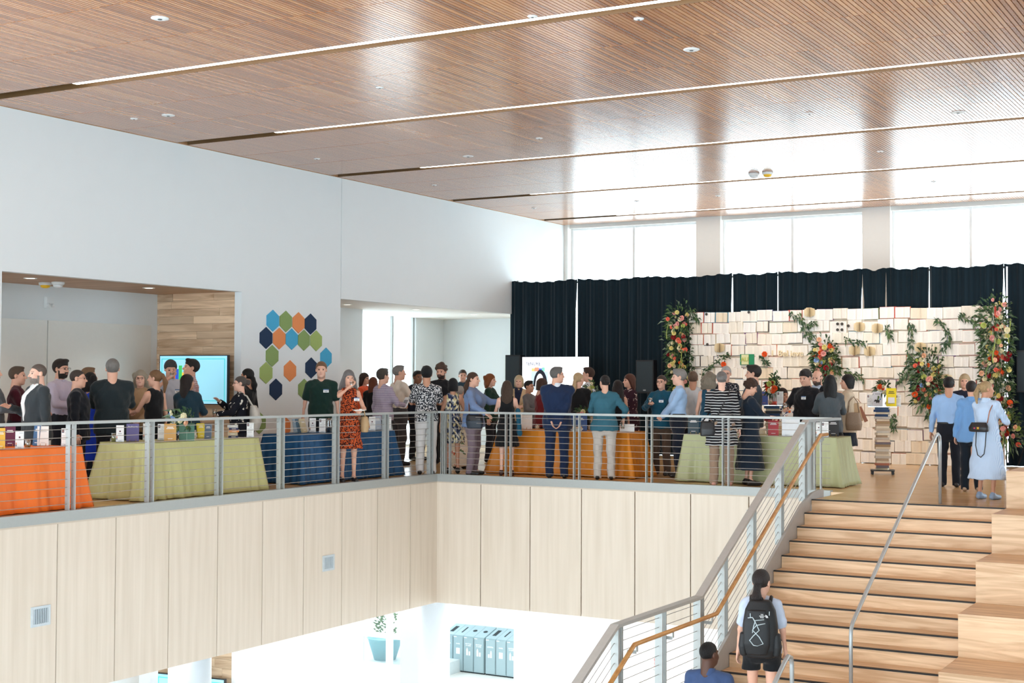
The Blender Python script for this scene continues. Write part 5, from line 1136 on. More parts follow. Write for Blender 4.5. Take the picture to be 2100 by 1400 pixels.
HL = [('b', 19.48, 2.61, 'first in the top row'), ('g', 19.84, 2.61, 'second in the top row'), ('o', 20.2, 2.6, 'third in the top row'), ('n', 20.55, 2.59, 'last in the top row'), ('n', 19.3, 2.3, 'first in the second row'), ('o', 19.66, 2.3, 'in the second row'), ('b', 20.01, 2.3, 'in the middle of the second row'), ('g', 20.36, 2.29, 'fourth in the second row'), ('l', 20.72, 2.29, 'last in the second row'), ('g', 19.47, 1.99, 'alone in the third row'), ('l', 19.31, 1.69, 'at the left of the fourth row'), ('o', 19.97, 1.73, 'alone in the middle of the tiles'), ('n', 20.58, 1.79, 'left of the green-shirted man'), ('b', 21.02, 1.98, 'above the green-shirted man'), ('n', 19.58, 1.4, 'in the fifth row'), ('g', 20.38, 1.4, 'half behind the green-shirted man'), ('b', 18.84, 1.35, 'half behind the man in black'), ('g', 19.14, .82, 'low beside the tote bag'), ('o', 19.82, .74, 'low behind the railing post')]
for k, y, z, lab in HL:
    nm, c = HX[k]; fm = plain('felt_' + nm.replace(' ', '_'), c, .95, var=.1, scale=120, bmp=.15)
    P = [(0, .192), (.170, .085), (.170, -.085), (0, -.192), (-.170, -.085), (-.170, .085)]; mb = MB(); v0 = [(XW, y + a, z + e) for a, e in P]; v1 = [(XW + .010, y + a, z + e) for a, e in P]; v2 = [(XW + .014, y + a * .96, z + e * .96) for a, e in P]
    mb.add(v0 + v1 + v2, [(0, 1, 2, 3, 4, 5)[::-1], (12, 13, 14, 15, 16, 17)] + [(i, (i + 1) % 6, 6 + (i + 1) % 6, 6 + i) for i in range(6)] + [(6 + i, 6 + (i + 1) % 6, 12 + (i + 1) % 6, 12 + i) for i in range(6)])
    o = mb.build('hexagon_tile', fm); tag(o, '%s felt hexagon wall tile %s' % (nm, lab), 'wall tile', 'felt hexagon tiles')
# ================================================================= tables, cloths and what lies on them
def table(name, x0, x1, y0, y1, rgb, lab, group, flare=(.1, .1, .1, .1), seed=1, zb=.012):
    """x0..x1, y0..y1: table top; flare per side: -x, +x, -y, +y"""
    c = ((x0 + x1) / 2, (y0 + y1) / 2, 0)
    t = thing('folding_table', 'folding table hidden under the %s cloth' % lab, 'table', c, 0, 'display tables'); WT = plain('table_plastic', (206, 204, 198), .5)
    MB().box(x0 + .01, x1 - .01, y0 + .01, y1 - .01, .70, .738).build('tabletop', WT, t)
    for a in (x0 + .12, x1 - .12):
        for e in (y0 + .12, y1 - .12): MB().tube([(a, e, .7), (a, e, 0)], .016, 8).build('leg', STEEL, t)
    rnd = random.Random(seed); n = 320; ph = [rnd.uniform(0, 6.28) for _ in range(4)]; R = .02
    Lx, Ly = x1 - x0, y1 - y0; per = 2 * (Lx + Ly); ring = []
    for i in range(n):
        d = per * i / n
        if d < Lx: p = (x0 + d, y0); nn = (0, -1); fl = flare[2]; e = min(d, Lx - d)
        elif d < Lx + Ly: p = (x1, y0 + d - Lx); nn = (1, 0); fl = flare[1]; e = min(d - Lx, Lx + Ly - d)
        elif d < 2 * Lx + Ly: p = (x1 - (d - Lx - Ly), y1); nn = (0, 1); fl = flare[3]; e = min(d - Lx - Ly, 2 * Lx + Ly - d)
        else: p = (x0, y1 - (d - 2 * Lx - Ly)); nn = (-1, 0); fl = flare[0]; e = min(d - 2 * Lx - Ly, per - d)
        cr = math.exp(-(e / .09) ** 2); cx = 1 if p[0] > c[0] else -1; cy = 1 if p[1] > c[1] else -1
        nv = Vector((nn[0] + cr * .75 * cx * (nn[0] == 0), nn[1] + cr * .75 * cy * (nn[1] == 0), 0)); ring.append((p, nv, fl, d, cr, e))
    rows = [0, .02, .06, .14, .25, .38, .52, .66, .8, .92, 1.0]; V = []; zt = .745
    for v in rows:
        for p, nv, fl, d, cr, e_ in ring:
            f1 = math.sin(d * 15 + ph[0] + 1.9 * math.sin(d * 2.3 + ph[1]) + .5 * v * math.sin(d * 4)); f2 = math.sin(d * 33 + ph[2] + 1.2 * math.sin(d * 5.1)); fold = math.copysign(abs(f1) ** .75, f1) * .62 + f2 * .38 * v; am = .55 + .45 * math.sin(d * 1.7 + ph[3]); off = fl * v ** 1.25 + (.040 * am * fold * min(1, v * 1.3) + .02 * v) * (1 + 1.3 * cr) + cr * .025 * v + .004 + .032 * v * math.exp(-(e_ / .22) ** 2) * math.cos(e_ * 48)
            V.append((p[0] + nv.x * off, p[1] + nv.y * off, zt - (.006 if v == .02 else 0) - (zt - zb) * v + .0))
    m = len(rows); F = [(k * n + (i + 1) % n, k * n + i, (k + 1) * n + i, (k + 1) * n + (i + 1) % n)[::-1] for k in range(m - 1) for i in range(n)]; F.append(tuple(range(n))); 
    # a second skin just inside gives the cloth thickness
    o = MB().add(V, F).build('tablecloth', cloth_satin(lab, rgb), smooth=True); tag(o, '%s tablecloth draped to the floor %s' % (lab, group), 'tablecloth', 'display tablecloths')
    md = o.modifiers.new('thickness', 'SOLIDIFY'); md.thickness = .003; md.offset = -1
    return o
def cloth_satin(name, rgb):
    m, nt, b = nt_new(name.replace(' ', '_') + '_cloth'); c = lin(rgb); n = noise(nt, coords(nt, (1, 1, .3)), 5, 3); wv = noise(nt, coords(nt, (400, 400, 400)), 1, 1)
    nt.links.new(mixc(nt, math_n(nt, 'ADD', math_n(nt, 'MULTIPLY', n, .7), math_n(nt, 'MULTIPLY', wv, .3)), sc3(c, .86), sc3(c, 1.1)), b.inputs['Base Color']); b.inputs['Roughness'].default_value = .55; b.inputs['Sheen Weight'].default_value = .04; bump(nt, b, n, .4, .05); return m
table('a', -13.86, -13.1, 9.9, 12.36, (252, 120, 30), 'bright orange', 'at the left edge', (.03, .05, .03, .03), 3)
table('b', -13.88, -13.1, 13.42, 15.66, (190, 186, 128), 'olive green', 'under the purple book', (.03, .04, .05, .03), 5)
table('c', -14.0, -13.26, 16.85, 19.28, (4, 72, 116), 'deep blue', 'behind the woman in orange', (.03, .03, .03, .06), 8)
table('d', -12.15, -9.72, 20.78, 21.5, (212, 128, 18), 'golden yellow', 'before the man in navy suit', (.12, .08, .04, .03), 12)
table('e', -8.72, -6.28, 20.72, 21.45, (178, 182, 138), 'sage green', 'at the top of the stairs', (.03, .07, .05, .03), 15)
ZT = .747
GROUPS = {}
TABS = [(-13.86, -13.1, 9.9, 12.42), (-13.88, -13.1, 13.42, 15.72), (-14.0, -13.26, 16.85, 19.28), (-12.15, -9.72, 20.78, 21.5), (-8.72, -6.28, 20.72, 21.45)]
def rest(px, py, z, y):
    """where a thing seen at a pixel stands: on the table top below it, or on a shelf at depth y"""
    if y is not None:
        p = hit(px, py, y=y); p.z = z; return p
    p = hit(px, py, z=z)
    if z < 1:
        a = min(TABS, key=lambda t: max(t[0] - p.x, 0, p.x - t[1]) ** 2 + max(t[2] - p.y, 0, p.y - t[3]) ** 2); q = p.copy(); m = .07
        if not (a[0] + m < q.x < a[1] - m and a[2] + m < q.y < a[3] - m):
            for k in range(400):      # slide along the line of sight onto the table
                t = .8 + k * .001; r = Vector((0, 0, EYE)) + (p - Vector((0, 0, EYE))) * t
                if a[0] + m < r.x < a[1] - m and a[2] + m < r.y < a[3] - m: q = Vector((r.x, r.y, z)); break
            else: q = Vector((min(max(p.x, a[0] + m), a[1] - m), min(max(p.y, a[2] + m), a[3] - m), z))
        p = q
    return p
def face_yaw(p, k=1.0):
    """yaw that turns an item's front (-y) to the camera side"""
    c = Vector((-p.x, -p.y, 0)); return math.atan2(c.x, -c.y)
PAPER = plain('white_paper', (240, 241, 240), .6, var=.015); PH = plain('portrait_photo', (70, 80, 104), .5, var=.6, scale=60); PH2 = plain('portrait_face', (196, 146, 122), .6); INKT = plain('grey_text', (150, 152, 156), .7); GOLD = plain('gold_wire', (190, 148, 70), .35, .8)
ACR = plain('acrylic_foot', (214, 218, 222), .2)
def sign(px, py, h_px, lab, kind=0, z=ZT, yaw=0, y=None):
    p = rest(px, py, z, y); sc = h_px * (p - Vector((0, 0, EYE))).dot(FWD) / F_PX / .22
    t = thing('sign_card', lab, 'sign', p, face_yaw(p) + yaw, 'white author cards in acrylic stands')
    def bx(nm, m, *a, par=None): return MB().box(*[v * sc for v in a]).build(nm, m, par or t, world=False)
    cd = bx('card', PAPER, -.05, .05, -.002, .002, .01, .22); bx('foot', ACR, -.052, .052, -.03, .03, 0, .006); bx('foot_lip', ACR, -.052, .052, -.03, -.026, 0, .03)
    if kind == 0: bx('photo', PH, -.044, -.016, -.003, -.002, .165, .205, par=cd); bx('face', PH2, -.036, -.024, -.0035, -.003, .175, .195, par=cd)
    else: MB().lathe([(.011 * sc, 0), (.011 * sc, -.002)], (0, -.002 * sc, .14 * sc), 10, axis=(0, 1, 0)).build('emblem', plain('maroon_emblem', (90, 36, 50), .6), cd, world=False); bx('emblem_line', INKT, -.022, .022, -.003, -.002, .105, .112, par=cd); bx('colour_strip', plain('strip_orange', (214, 110, 50), .6), -.044, -.034, -.003, -.002, .05, .075, par=cd); bx('colour_strip', plain('strip_navy', (40, 56, 96), .6), -.044, -.034, -.003, -.002, .03, .05, par=cd)
    for i in range(6 if kind == 0 else 1): bx('text_line', INKT, -.04 if i > 2 else -.005, .04 - .008 * (i % 3), -.003, -.002, .19 - i * .022, .194 - i * .022, par=cd)
    bx('caption', INKT, -.02, .02, -.031, -.03, .012, .018)
def ubook(px, py, w_px, h_px, rgb, lab, z=ZT, yaw=0, depth=.03, tiltb=.18, easel=False, title=None, spine=False, tcol=(235, 235, 235), group='books standing on the tables', y=None):
    p = rest(px, py, z, y); k = (p - Vector((0, 0, EYE))).dot(FWD) / F_PX; w_, h_ = w_px * k, h_px * k
    t = thing('book', lab, 'book', p, face_yaw(p) + yaw, group); cm = plain('cover_' + '_'.join(map(str, rgb)), rgb, .45); u = Vector((0, math.sin(tiltb), math.cos(tiltb))); n = Vector((0, -math.cos(tiltb), math.sin(tiltb)))
    c = u * h_ / 2 - n * (depth / 2) + Vector((0, 0, .002 + depth * .5 * math.sin(tiltb)))
    cv = MB().obox(c + n * depth / 2, (1, 0, 0), n, u, w_ / 2, .0015, h_ / 2).obox(c - n * depth / 2, (1, 0, 0), n, u, w_ / 2, .0015, h_ / 2).obox(c - Vector((w_ / 2, 0, 0)), (1, 0, 0), n, u, .0015, depth / 2, h_ / 2).build('cover', cm, t, world=False)
    MB().obox(c, (1, 0, 0), n, u, w_ / 2 - .003, depth / 2 - .002, h_ / 2 - .004).build('pages', EDGEP, t, world=False)
    tm = plain('title_' + '_'.join(map(str, tcol)), tcol, .6)
    if title:
        R = Matrix((Vector((1, 0, 0)), u, n)).transposed().to_euler(); o = obj('title', text_mesh(title, h_ * .1, tm), cv, c + n * (depth / 2 + .002) + u * h_ * .33, R)
    else: MB().obox(c + n * (depth / 2 + .002) + u * h_ * .22, (1, 0, 0), n, u, w_ * .32, .0006, h_ * .02).obox(c + n * (depth / 2 + .002) + u * h_ * .3, (1, 0, 0), n, u, w_ * .25, .0006, h_ * .02).obox(c + n * (depth / 2 + .002) - u * h_ * .36, (1, 0, 0), n, u, w_ * .2, .0006, h_ * .012).build('title', tm, cv, world=False)
    if easel:
        e = thing('book_easel', 'gold wire easel holding the ' + ' '.join(lab.split()[:11]), 'easel', p, face_yaw(p) + yaw, 'gold wire easels'); s = h_ * .62
        MB().tube([(-w_ * .3, .06, 0), (-w_ * .15, .035 + s * .19, s), (0, .05 + depth, .008)], .0035, 5).tube([(w_ * .3, .06, 0), (w_ * .15, .035 + s * .19, s), (0, .05 + depth, .008)], .0035, 5).build('back_wire', GOLD, e, world=False)
        for q in (-1, 1): MB().tube([(q * w_ * .25, .06, .004), (q * w_ * .25, -.02 - depth * .2, .004), (q * w_ * .25, -.025 - depth * .2, .03)], .003, 5).build('front_hook', GOLD, e, world=False)
def flat_books(px, py, cols, w_, d_, lab, z=ZT, th=.028, yaw=0, group='stacked books'):
    p = rest(px, py, z, None); zz = z
    for i, c in enumerate(cols):
        h_ = th * random.uniform(.75, 1.25); ww_ = w_ * random.uniform(.86, 1.05); dd_ = d_ * random.uniform(.9, 1.05)
        t = thing('book', lab(i, len(cols)), 'book', (p.x + random.uniform(-.008, .008), p.y + random.uniform(-.008, .008), zz), face_yaw(p) + yaw + random.uniform(-.12, .12), group); cm = plain('cover_' + '_'.join(map(str, c)), c, .5)
        MB().box(-ww_ / 2, ww_ / 2, -dd_ / 2, dd_ / 2, 0, .003).box(-ww_ / 2, ww_ / 2, -dd_ / 2, dd_ / 2, h_ - .003, h_).box(-ww_ / 2, ww_ / 2, -dd_ / 2, -dd_ / 2 + .003, .003, h_ - .003).build('cover', cm, t, world=False)
        MB().box(-ww_ / 2 + .004, ww_ / 2 - .004, -dd_ / 2 + .003, dd_ / 2 - .004, .003, h_ - .003).build('pages', EDGEP, t, world=False)
        MB().box(-ww_ * .2, ww_ * .25, -dd_ / 2 - .0008, -dd_ / 2, h_ * .35, h_ * .6).build('spine_title', plain('spine_print', (226, 222, 210), .6), t, world=False); zz += h_
    return zz
CLEAR, cnt, cbn = nt_new('clear_plastic'); _t2 = N(cnt, 'ShaderNodeBsdfTransparent'); _g2 = N(cnt, 'ShaderNodeBsdfGlossy'); _g2.inputs['Roughness'].default_value = .08; _m2 = N(cnt, 'ShaderNodeMixShader'); _m2.inputs[0].default_value = .3
cnt.links.new(mixc(cnt, noise(cnt, coords(cnt), 20), (.8, .86, .86, 1), (.95, .97, .97, 1)), _t2.inputs[0]); cnt.links.new(_t2.outputs[0], _m2.inputs[1]); cnt.links.new(_g2.outputs[0], _m2.inputs[2]); cnt.links.new(_m2.outputs[0], cnt.nodes['Material Output'].inputs[0])
def cup(loc, lab, drink=(196, 160, 100), r=.036, h=.11):
    t = thing('cup', lab, 'cup', loc, 0, 'clear plastic cups'); MB().lathe([(r * .8, 0), (r, h), (r * .96, h), (r * .76, .004)], k=14).build('glass', CLEAR, t, True, world=False); MB().lathe([(r * .74, .005), (r * .88, h * .62)], k=14).build('drink', plain('drink_%d' % drink[0], drink, .2), t, True, world=False); MB().tube([(r * math.cos(a), r * math.sin(a), h) for a in [i * .524 for i in range(12)]], .0022, 5, closed=True).build('rim', CLEAR, t, world=False)
# orange table
ubook(2, 914, 16, 44, (226, 176, 66), 'golden book at the left edge on the orange table', easel=True); ubook(20, 915, 22, 40, (96, 30, 62), 'plum book on the orange table', easel=True)
sign(40, 913, 37, 'white card with an emblem beside the plum book', 1); cup(rest(57, 911, ZT, None), 'clear cup of amber drink on the orange table'); cup(rest(233, 903, ZT, None), 'clear cup with lime drink on the olive table', (206, 204, 130))
ubook(73, 914, 14, 42, (36, 84, 130), 'blue book standing beside a white book on the orange table', yaw=-.5); ubook(88, 914, 22, 40, (236, 236, 232), 'white book on the orange table', easel=True, tcol=(190, 190, 190)); sign(134, 914, 36, 'white author card next to the white book')
# olive table
sign(246, 903, 34, 'white emblem card at the left end of the olive table', 1); ubook(272, 905, 25, 36, (92, 86, 136), 'purple book on the olive table', easel=True, title='The Property'); sign(301, 902, 34, 'white emblem card right of the purple book', 1); sign(331, 902, 33, 'white card between the railing posts on the olive table', 0)
ubook(349, 897, 24, 36, (196, 150, 84), 'tan book on the olive table', easel=True); ubook(355, 904, 18, 12, (34, 32, 34), 'small black book lying upright before the tan book', easel=False); ubook(414, 898, 16, 30, (226, 208, 60), 'yellow book leaning on the olive table', yaw=.5); ubook(426, 900, 14, 31, (92, 110, 132), 'slate blue book beside the yellow book', yaw=-.2)
_z = flat_books(384, 899, [(226, 222, 214), (210, 204, 196), (232, 228, 222), (186, 180, 176)], .25, .18, lambda i, n: 'pale book, %s from the bottom of the low stack on the olive table' % ORD[i])
sign(389, 902, 34, 'white author card before the pale stack'); sign(513, 896, 31, 'white author card at the right end of the olive table'); ubook(449, 897, 8, 30, (232, 232, 230), 'slim white booklet behind a railing post')
flat_books(478, 897, [(36, 44, 84), (206, 190, 160), (230, 140, 60), (40, 48, 90), (200, 200, 196)], .14, .2, lambda i, n: 'book, %s from the bottom of the navy and orange stack' % ORD[i], th=.04)
t = thing('gift_box', 'tall green box holding flowers on the olive table', 'box', rest(383, 889, ZT, None), face_yaw(rest(383, 889, ZT, None))); MB().box(-.1, .1, -.08, .08, 0, .23).build('box_body', plain('sage_box', (70, 112, 92), .6), t, world=False); MB().box(-.004, .004, -.083, .083, 0, .232).build('ribbon', plain('sage_ribbon', (120, 150, 130), .5), t, world=False)
p = rest(383, 889, ZT, None) + Vector((0, 0, .27)); bouquet('pink peonies and leaves in the tall green box', [p, p + Vector((.02, 0, .03))], .1, 5, ['pink', 'peach', 'cream'], 60, (.035, .05), group='table flowers'); p = p + Vector((-.16, -.02, -.02)); bouquet('blue delphinium spray beside the green box', [p + Vector((-.06, 0, .12)), p, p + Vector((.05, 0, -.14))], .05, 26, ['blue', 'blue', 'cream'], 40, (.016, .026), group='table flowers')
# blue table
sign(574, 887, 28, 'white card with strip at the left of the blue table', 1); sign(641, 886, 29, 'white emblem card beside the leaning books', 1); sign(661, 887, 29, 'white author card in the middle of the blue table'); sign(763, 883, 29, 'white card beside the leaning grey book', 1); sign(809, 882, 27, 'white card at the right end of the blue table', 0)
for i, (px, c, y) in enumerate(((611, (150, 170, 184), .5), (619, (80, 110, 130), .75), (626, (200, 186, 150), .9), (776, (170, 184, 200), .3))): ubook(px, 887 - (5 if i == 3 else 0), 15, 29, c, ['pale blue book leaning on the blue table', 'grey-blue book leaning second on the blue table', 'sand book leaning third on the blue table', 'grey book leaning at the right of the blue table'][i], yaw=y, tiltb=.3)
t = thing('display_bag', 'clear bag with dark bottle on the blue table', 'bag', rest(674, 886, ZT, None)); MB().lathe([(.055, 0), (.06, .1), (.045, .18), (.05, .22)], k=12).build('clear_bag', CLEAR, t, True, world=False); MB().lathe([(.03, 0), (.03, .09), (.012, .12), (.012, .16)], k=12).build('bottle', plain('dark_bottle', (50, 52, 62), .3), t, True, world=False)
flat_books(689, 884, [(206, 190, 160), (226, 216, 196), (196, 170, 130), (220, 210, 190), (188, 160, 120)], .12, .16, lambda i, n: 'tan book, %s from the bottom of the stack beside the woman in orange' % ORD[i], th=.05)
# golden table
for i, px in enumerate((1076, 1084)): ubook(px, 880, 15, 29, (232, 226, 218), ['white booklet on the golden table, left of two', 'white booklet on the golden table, right of two'][i], easel=True)
ubook(1187, 877, 34, 32, (30, 66, 124), 'large blue book on the golden table', tiltb=.1); flat_books(1183, 880, [(222, 218, 210), (196, 190, 180), (210, 160, 100)], .2, .15, lambda i, n: 'flat book, %s from the bottom of the low stack on the golden table' % ORD[i], th=.026); ubook(1286, 878, 30, 16, (232, 232, 230), 'white box lid standing on the golden table', tiltb=.05)
STAR = plain('paper_star', (236, 216, 190), .8)
def star(px, py, lab, z=ZT, y=None):
    p = rest(px, py, z, y); t = MB()
    for i in range(10):
        a = i * .628; t.add([(0, 0, .05), (.055 * math.cos(a), .02, .05 + .055 * math.sin(a)), (.02 * math.cos(a + .31), -.02, .05 + .02 * math.sin(a + .31)), (.02 * math.cos(a - .31), .0, .05 + .02 * math.sin(a - .31))], [(0, 3, 1), (0, 1, 2), (1, 3, 2)])
    o = t.build('paper_star', STAR, world=False, loc=p, rot=(0, 0, face_yaw(p))); tag(o, lab, 'ornament', 'folded paper stars')
star(1210, 883, 'folded paper star on the golden table'); star(1102, 881, 'small folded paper star beside the white booklets')
p = hit(1196, 850, y=21.2); bouquet('cream and pink flowers behind the man in navy suit', [p], .09, 9, ['cream', 'pink', 'yellow'], 40, (.028, .045), group='table flowers', base=(p.x, p.y, ZT)); 
# sage table
ubook(1422, 888, 22, 33, (40, 62, 72), 'dark teal folder on the sage table', easel=True); sign(1446, 890, 32, 'white author card beside the teal folder'); ubook(1586, 893, 21, 31, (176, 26, 38), 'red book on the sage table', tiltb=.08); sign(1612, 895, 30, 'white author card beside the red book'); sign(1679, 895, 29, 'white emblem card at the handrail end', 1); sign(1692, 896, 31, 'white author card at the handrail end of the sage table')
ubook(1709, 894, 22, 34, (22, 24, 28), 'black board on a gold easel at the end of the sage table', easel=True); flat_books(1557, 890, [(206, 190, 164), (216, 204, 180), (200, 184, 160)], .22, .16, lambda i, n: 'tan book, %s from the bottom of the stack left of the red book' % ORD[i], th=.03)
ubook(1601, 891, 12, 26, (206, 176, 140), 'small tan book right of the red book'); ubook(1622, 886, 36, 38, (226, 230, 234), 'large white board standing on the sage table', tiltb=.05); ubook(1632, 893, 12, 26, (216, 200, 176), 'pale tan book behind the stair railing')

# ---- pillars of stacked books with a shelf on top
def pillar(px, py, ztop, n, name, y=None):
    p = hit(px, py, z=0) if y is None else Vector((hit(px, 800, y=y).x, y, 0)); yaw = face_yaw(p)
    t = thing('display_stand', 'black castor stand and shelf of the %s' % name, 'display stand', p, yaw, 'book pillar stands')
    MB().box(-.2, .2, -.2, .2, .06, .075).build('base_plate', BLACKP, t, world=False)
    for a in (-.17, .17):
        for e in (-.17, .17): MB().tube([(a, e, .06), (a, e, .04)], .012, 6).lathe([(.026, -.012), (.026, .012)], (a, e, .027), 10, axis=(0, 1, 0)).build('castor', BLACKP, t, world=False)
    MB().box(-.012, .012, -.012, .012, .075, ztop - .01).build('spine_rod', STEEL, t, world=False); MB().box(-.24, .24, -.16, .16, ztop, ztop + .012).build('top_shelf', CLEAR, t, world=False)
    z = .075; cols = [(120, 110, 116), (196, 170, 140), (206, 190, 164), (170, 140, 100), (216, 206, 190), (222, 214, 200), (186, 160, 130), (196, 120, 90), (206, 196, 180), (226, 220, 208)]; i = 0; H = (ztop - .005 - .075) / n
    dark = [(60, 90, 130), (40, 70, 120), (30, 34, 44), (36, 66, 112), (200, 196, 190), (150, 44, 48)]
    for i in range(n):
        c = dark[(n - 1 - i) % 6] if i >= n - 6 else cols[(i * 7 + 3) % 10]; w_ = random.uniform(.2, .27); d_ = random.uniform(.15, .19)
        w_lab = 'from the top' if i >= n // 2 else 'from the bottom'; k = (n - 1 - i) if i >= n // 2 else i; num = ORD[k] if k < 12 else str(k + 1) + 'th'
        b_ = thing('book', 'flat book, %s %s of the %s' % (num, w_lab, name), 'book', (p.x, p.y, z), yaw + random.uniform(-.25, .25), 'books of the ' + name); hh = H * .985
        MB().box(-w_ / 2, w_ / 2, -d_ / 2, d_ / 2, 0, .003).box(-w_ / 2, w_ / 2, -d_ / 2, d_ / 2, hh - .003, hh).box(-w_ / 2, w_ / 2, (-d_ / 2) if i % 3 else d_ / 2 - .003, (-d_ / 2 + .003) if i % 3 else d_ / 2, .003, hh - .003).build('cover', plain('cover_' + '_'.join(map(str, c)), c, .5), b_, world=False)
        MB().box(-w_ / 2 + .005, w_ / 2 - .005, -d_ / 2 + .004, d_ / 2 - .004, .003, hh - .003).build('pages', EDGEP, b_, world=False); z += H
    return p, ztop + .012
PP, PZ = pillar(1810, 972, 1.15, 27, 'book pillar before the book wall')
PQ, QZ = pillar(1585, 0, 1.17, 26, 'book pillar behind the sage table', y=22.95)
PR, RZ = pillar(1214, 0, 1.17, 24, 'book pillar behind the golden table', y=22.95)
sign(1784, 836, 24, 'white author card at the left of the book pillar shelf', z=PZ, y=PP.y - .08); sign(1842, 833, 24, 'white author card at the right of the book pillar shelf', z=PZ, y=PP.y + .04); ubook(1800, 837, 20, 30, (226, 226, 232), 'white book titled NUDGE with an elephant on the pillar shelf', title='NUDGE', tcol=(40, 50, 70), z=PZ, y=PP.y - .08)
b_ = bpy.data.objects[-1] if False else [o for o in COL.objects if o.get('label', '').startswith('white book titled')][0]
EL = plain('elephant_print', (30, 32, 36), .6); MB().ball((0, -.03, .09), (.035, .003, .024), 10, 6).ball((-.036, -.03, .1), (.018, .003, .016), 8, 5).tube([(-.05, -.03, .098), (-.058, -.03, .075)], .005, 5).box(-.026, -.014, -.032, -.028, .055, .085).box(.014, .026, -.032, -.028, .055, .085).build('elephant', EL, b_, world=False); MB().ball((.04, -.03, .12), (.013, .003, .013), 8, 5).build('blue_dot', plain('sky_dot', (70, 150, 210), .6), b_, world=False)
ubook(1828, 834, 20, 38, (244, 222, 40), 'tall yellow book with a white panel leaning on the pillar shelf', tiltb=.25, z=PZ, y=PP.y - .12, tcol=(60, 60, 60)); b_ = [o for o in COL.objects if o.get('label', '').startswith('tall yellow book')][0]; MB().obox((0, .0, .1), (1, 0, 0), (0, -.97, .25), (0, .25, .97), .055, .03, .05).build('white_panel', PAPER, b_, world=False)
t = thing('flower_box', 'clear box holding the small bouquet on the pillar shelf', 'box', (PP.x - .03, PP.y + .07, PZ), face_yaw(PP)); MB().box(-.13, .13, -.05, .05, 0, .26).build('clear_box', CLEAR, t, world=False)
p = Vector((PP.x - .03, PP.y + .03, PZ + .31)); bouquet('small mixed bouquet over the book pillar', [p, p + Vector((.08, 0, 0))], .09, 9, ['cream', 'coral', 'orange', 'red', 'cream'], 70, (.03, .045), group='table flowers', base=(p.x, p.y, PZ + .2)); star(1818, 834, 'folded paper star on the book pillar shelf', PZ, PP.y - .1)
ubook(1567, 838, 16, 27, (66, 90, 170), 'blue book on the shelf behind the sage table', z=QZ, y=PQ.y - .06, tcol=(200, 150, 90)); sign(1600, 840, 28, 'white author card on the shelf before the seated woman', z=QZ, y=PQ.y - .06); star(1580, 838, 'folded paper star on the shelf behind the sage table', QZ, PQ.y - .08)
v_ = hit(1582, 838, y=PQ.y - .02); t = thing('vase', 'silver ribbed vase with red base on the shelf', 'vase', (v_.x, v_.y + .1, QZ)); mb = MB()
for i in range(16): mb.lathe([(.011, .06), (.011, .22)], (.07 * math.cos(i * .3927), .07 * math.sin(i * .3927), 0), 6)
mb.build('ribs', plain('silver_rib', (206, 206, 206), .3, .5), t, world=False); MB().lathe([(.075, 0), (.078, .06), (.07, .062), (.068, .21)], k=16).build('vase_body', plain('red_glass', (196, 60, 40), .3), t, True, world=False)
p = Vector((v_.x, v_.y + .08, QZ + .3)); bouquet('orange and red roses in the silver vase', [p], .1, 10, ['orange', 'red', 'cream', 'lime', 'orange'], 60, (.035, .055), group='table flowers', base=(p.x, p.y, QZ + .2))

p = Vector((PR.x, PR.y, RZ + .16)); bouquet('flowers on the pillar behind the teal top', [p + Vector((0, 0, .14)), p], .09, 11, ['orange', 'cream', 'lime'], 60, (.026, .042), group='table flowers', base=(p.x, p.y, RZ))
# ================================================================= things carried, and the lower floor
BLEATH = plain('black_leather_bag', (22, 22, 26), .4)
def sdf_thing(name, label, cat, key, parts, group=None, base=(0, 0, 0)):
    """parts: (name, prims or (V,Q) , voxel, material) in the frame of person key; a thing of its own hanging on that person"""
    I = PEOPLE[key]; loc = pw(key, base); t = thing(name, label, cat, loc, I['th'], group); s = I['s']; bz = np.array(I['fin'](np.array([base], float))[0])
    for nm, prims, hh, m in parts:
        if isinstance(prims, MB): V = np.array(prims.v); F = prims.f; me = bpy.data.meshes.new(nm); me.from_pydata((I['fin'](V) - bz).tolist(), [], F); me.materials.append(m); me.polygons.foreach_set('use_smooth', [True] * len(F))
        else: V, Q = field(prims, hh); me = mesh_from(nm, I['fin'](V) - bz, Q, [m])
        obj(nm, me, t)
    return t
# canvas tote on the shoulder of L13 (at her back)
CANV = plain('canvas', (196, 192, 184), .85, var=.1)
sdf_thing('tote_bag', 'cream canvas tote hanging on the grey-haired woman by the wall', 'bag', 'L13', [('bag_body', [(loft([(.86, 0.05, .25, .2, .07), (1.0, .04, .27, .24, .1), (1.17, .02, .25, .23, .08), (1.27, .02, .23, .2, .05)], 2.4), .02)], .02, CANV), ('strap', MB().tube([(-.14, .22, 1.25), (-.12, .12, 1.42), (-.1, .0, 1.475), (.1, .0, 1.475), (.12, .12, 1.42), (.16, .22, 1.25)], .014, 6), 0, CANV)], 'bags', (0, .2, .88))
sdf_thing('shoulder_bag', 'tan leather bag at the side of the woman in orange dress', 'bag', 'M2', [('bag_body', [(loft([(.78, .25, .04, .06, .12), (.9, .26, .04, .075, .14), (1.03, .25, .03, .05, .11)], 2.3), .02)], .018, plain('tan_leather', (178, 148, 108), .55)), ('strap', MB().tube([(.25, -.06, 1.02), (.2, -.06, 1.25), (.14, .0, 1.46), (.2, .1, 1.25), (.25, .12, 1.02)], .009, 6), 0, plain('tan_leather', (178, 148, 108), .55))], 'bags', (.25, .04, .78))
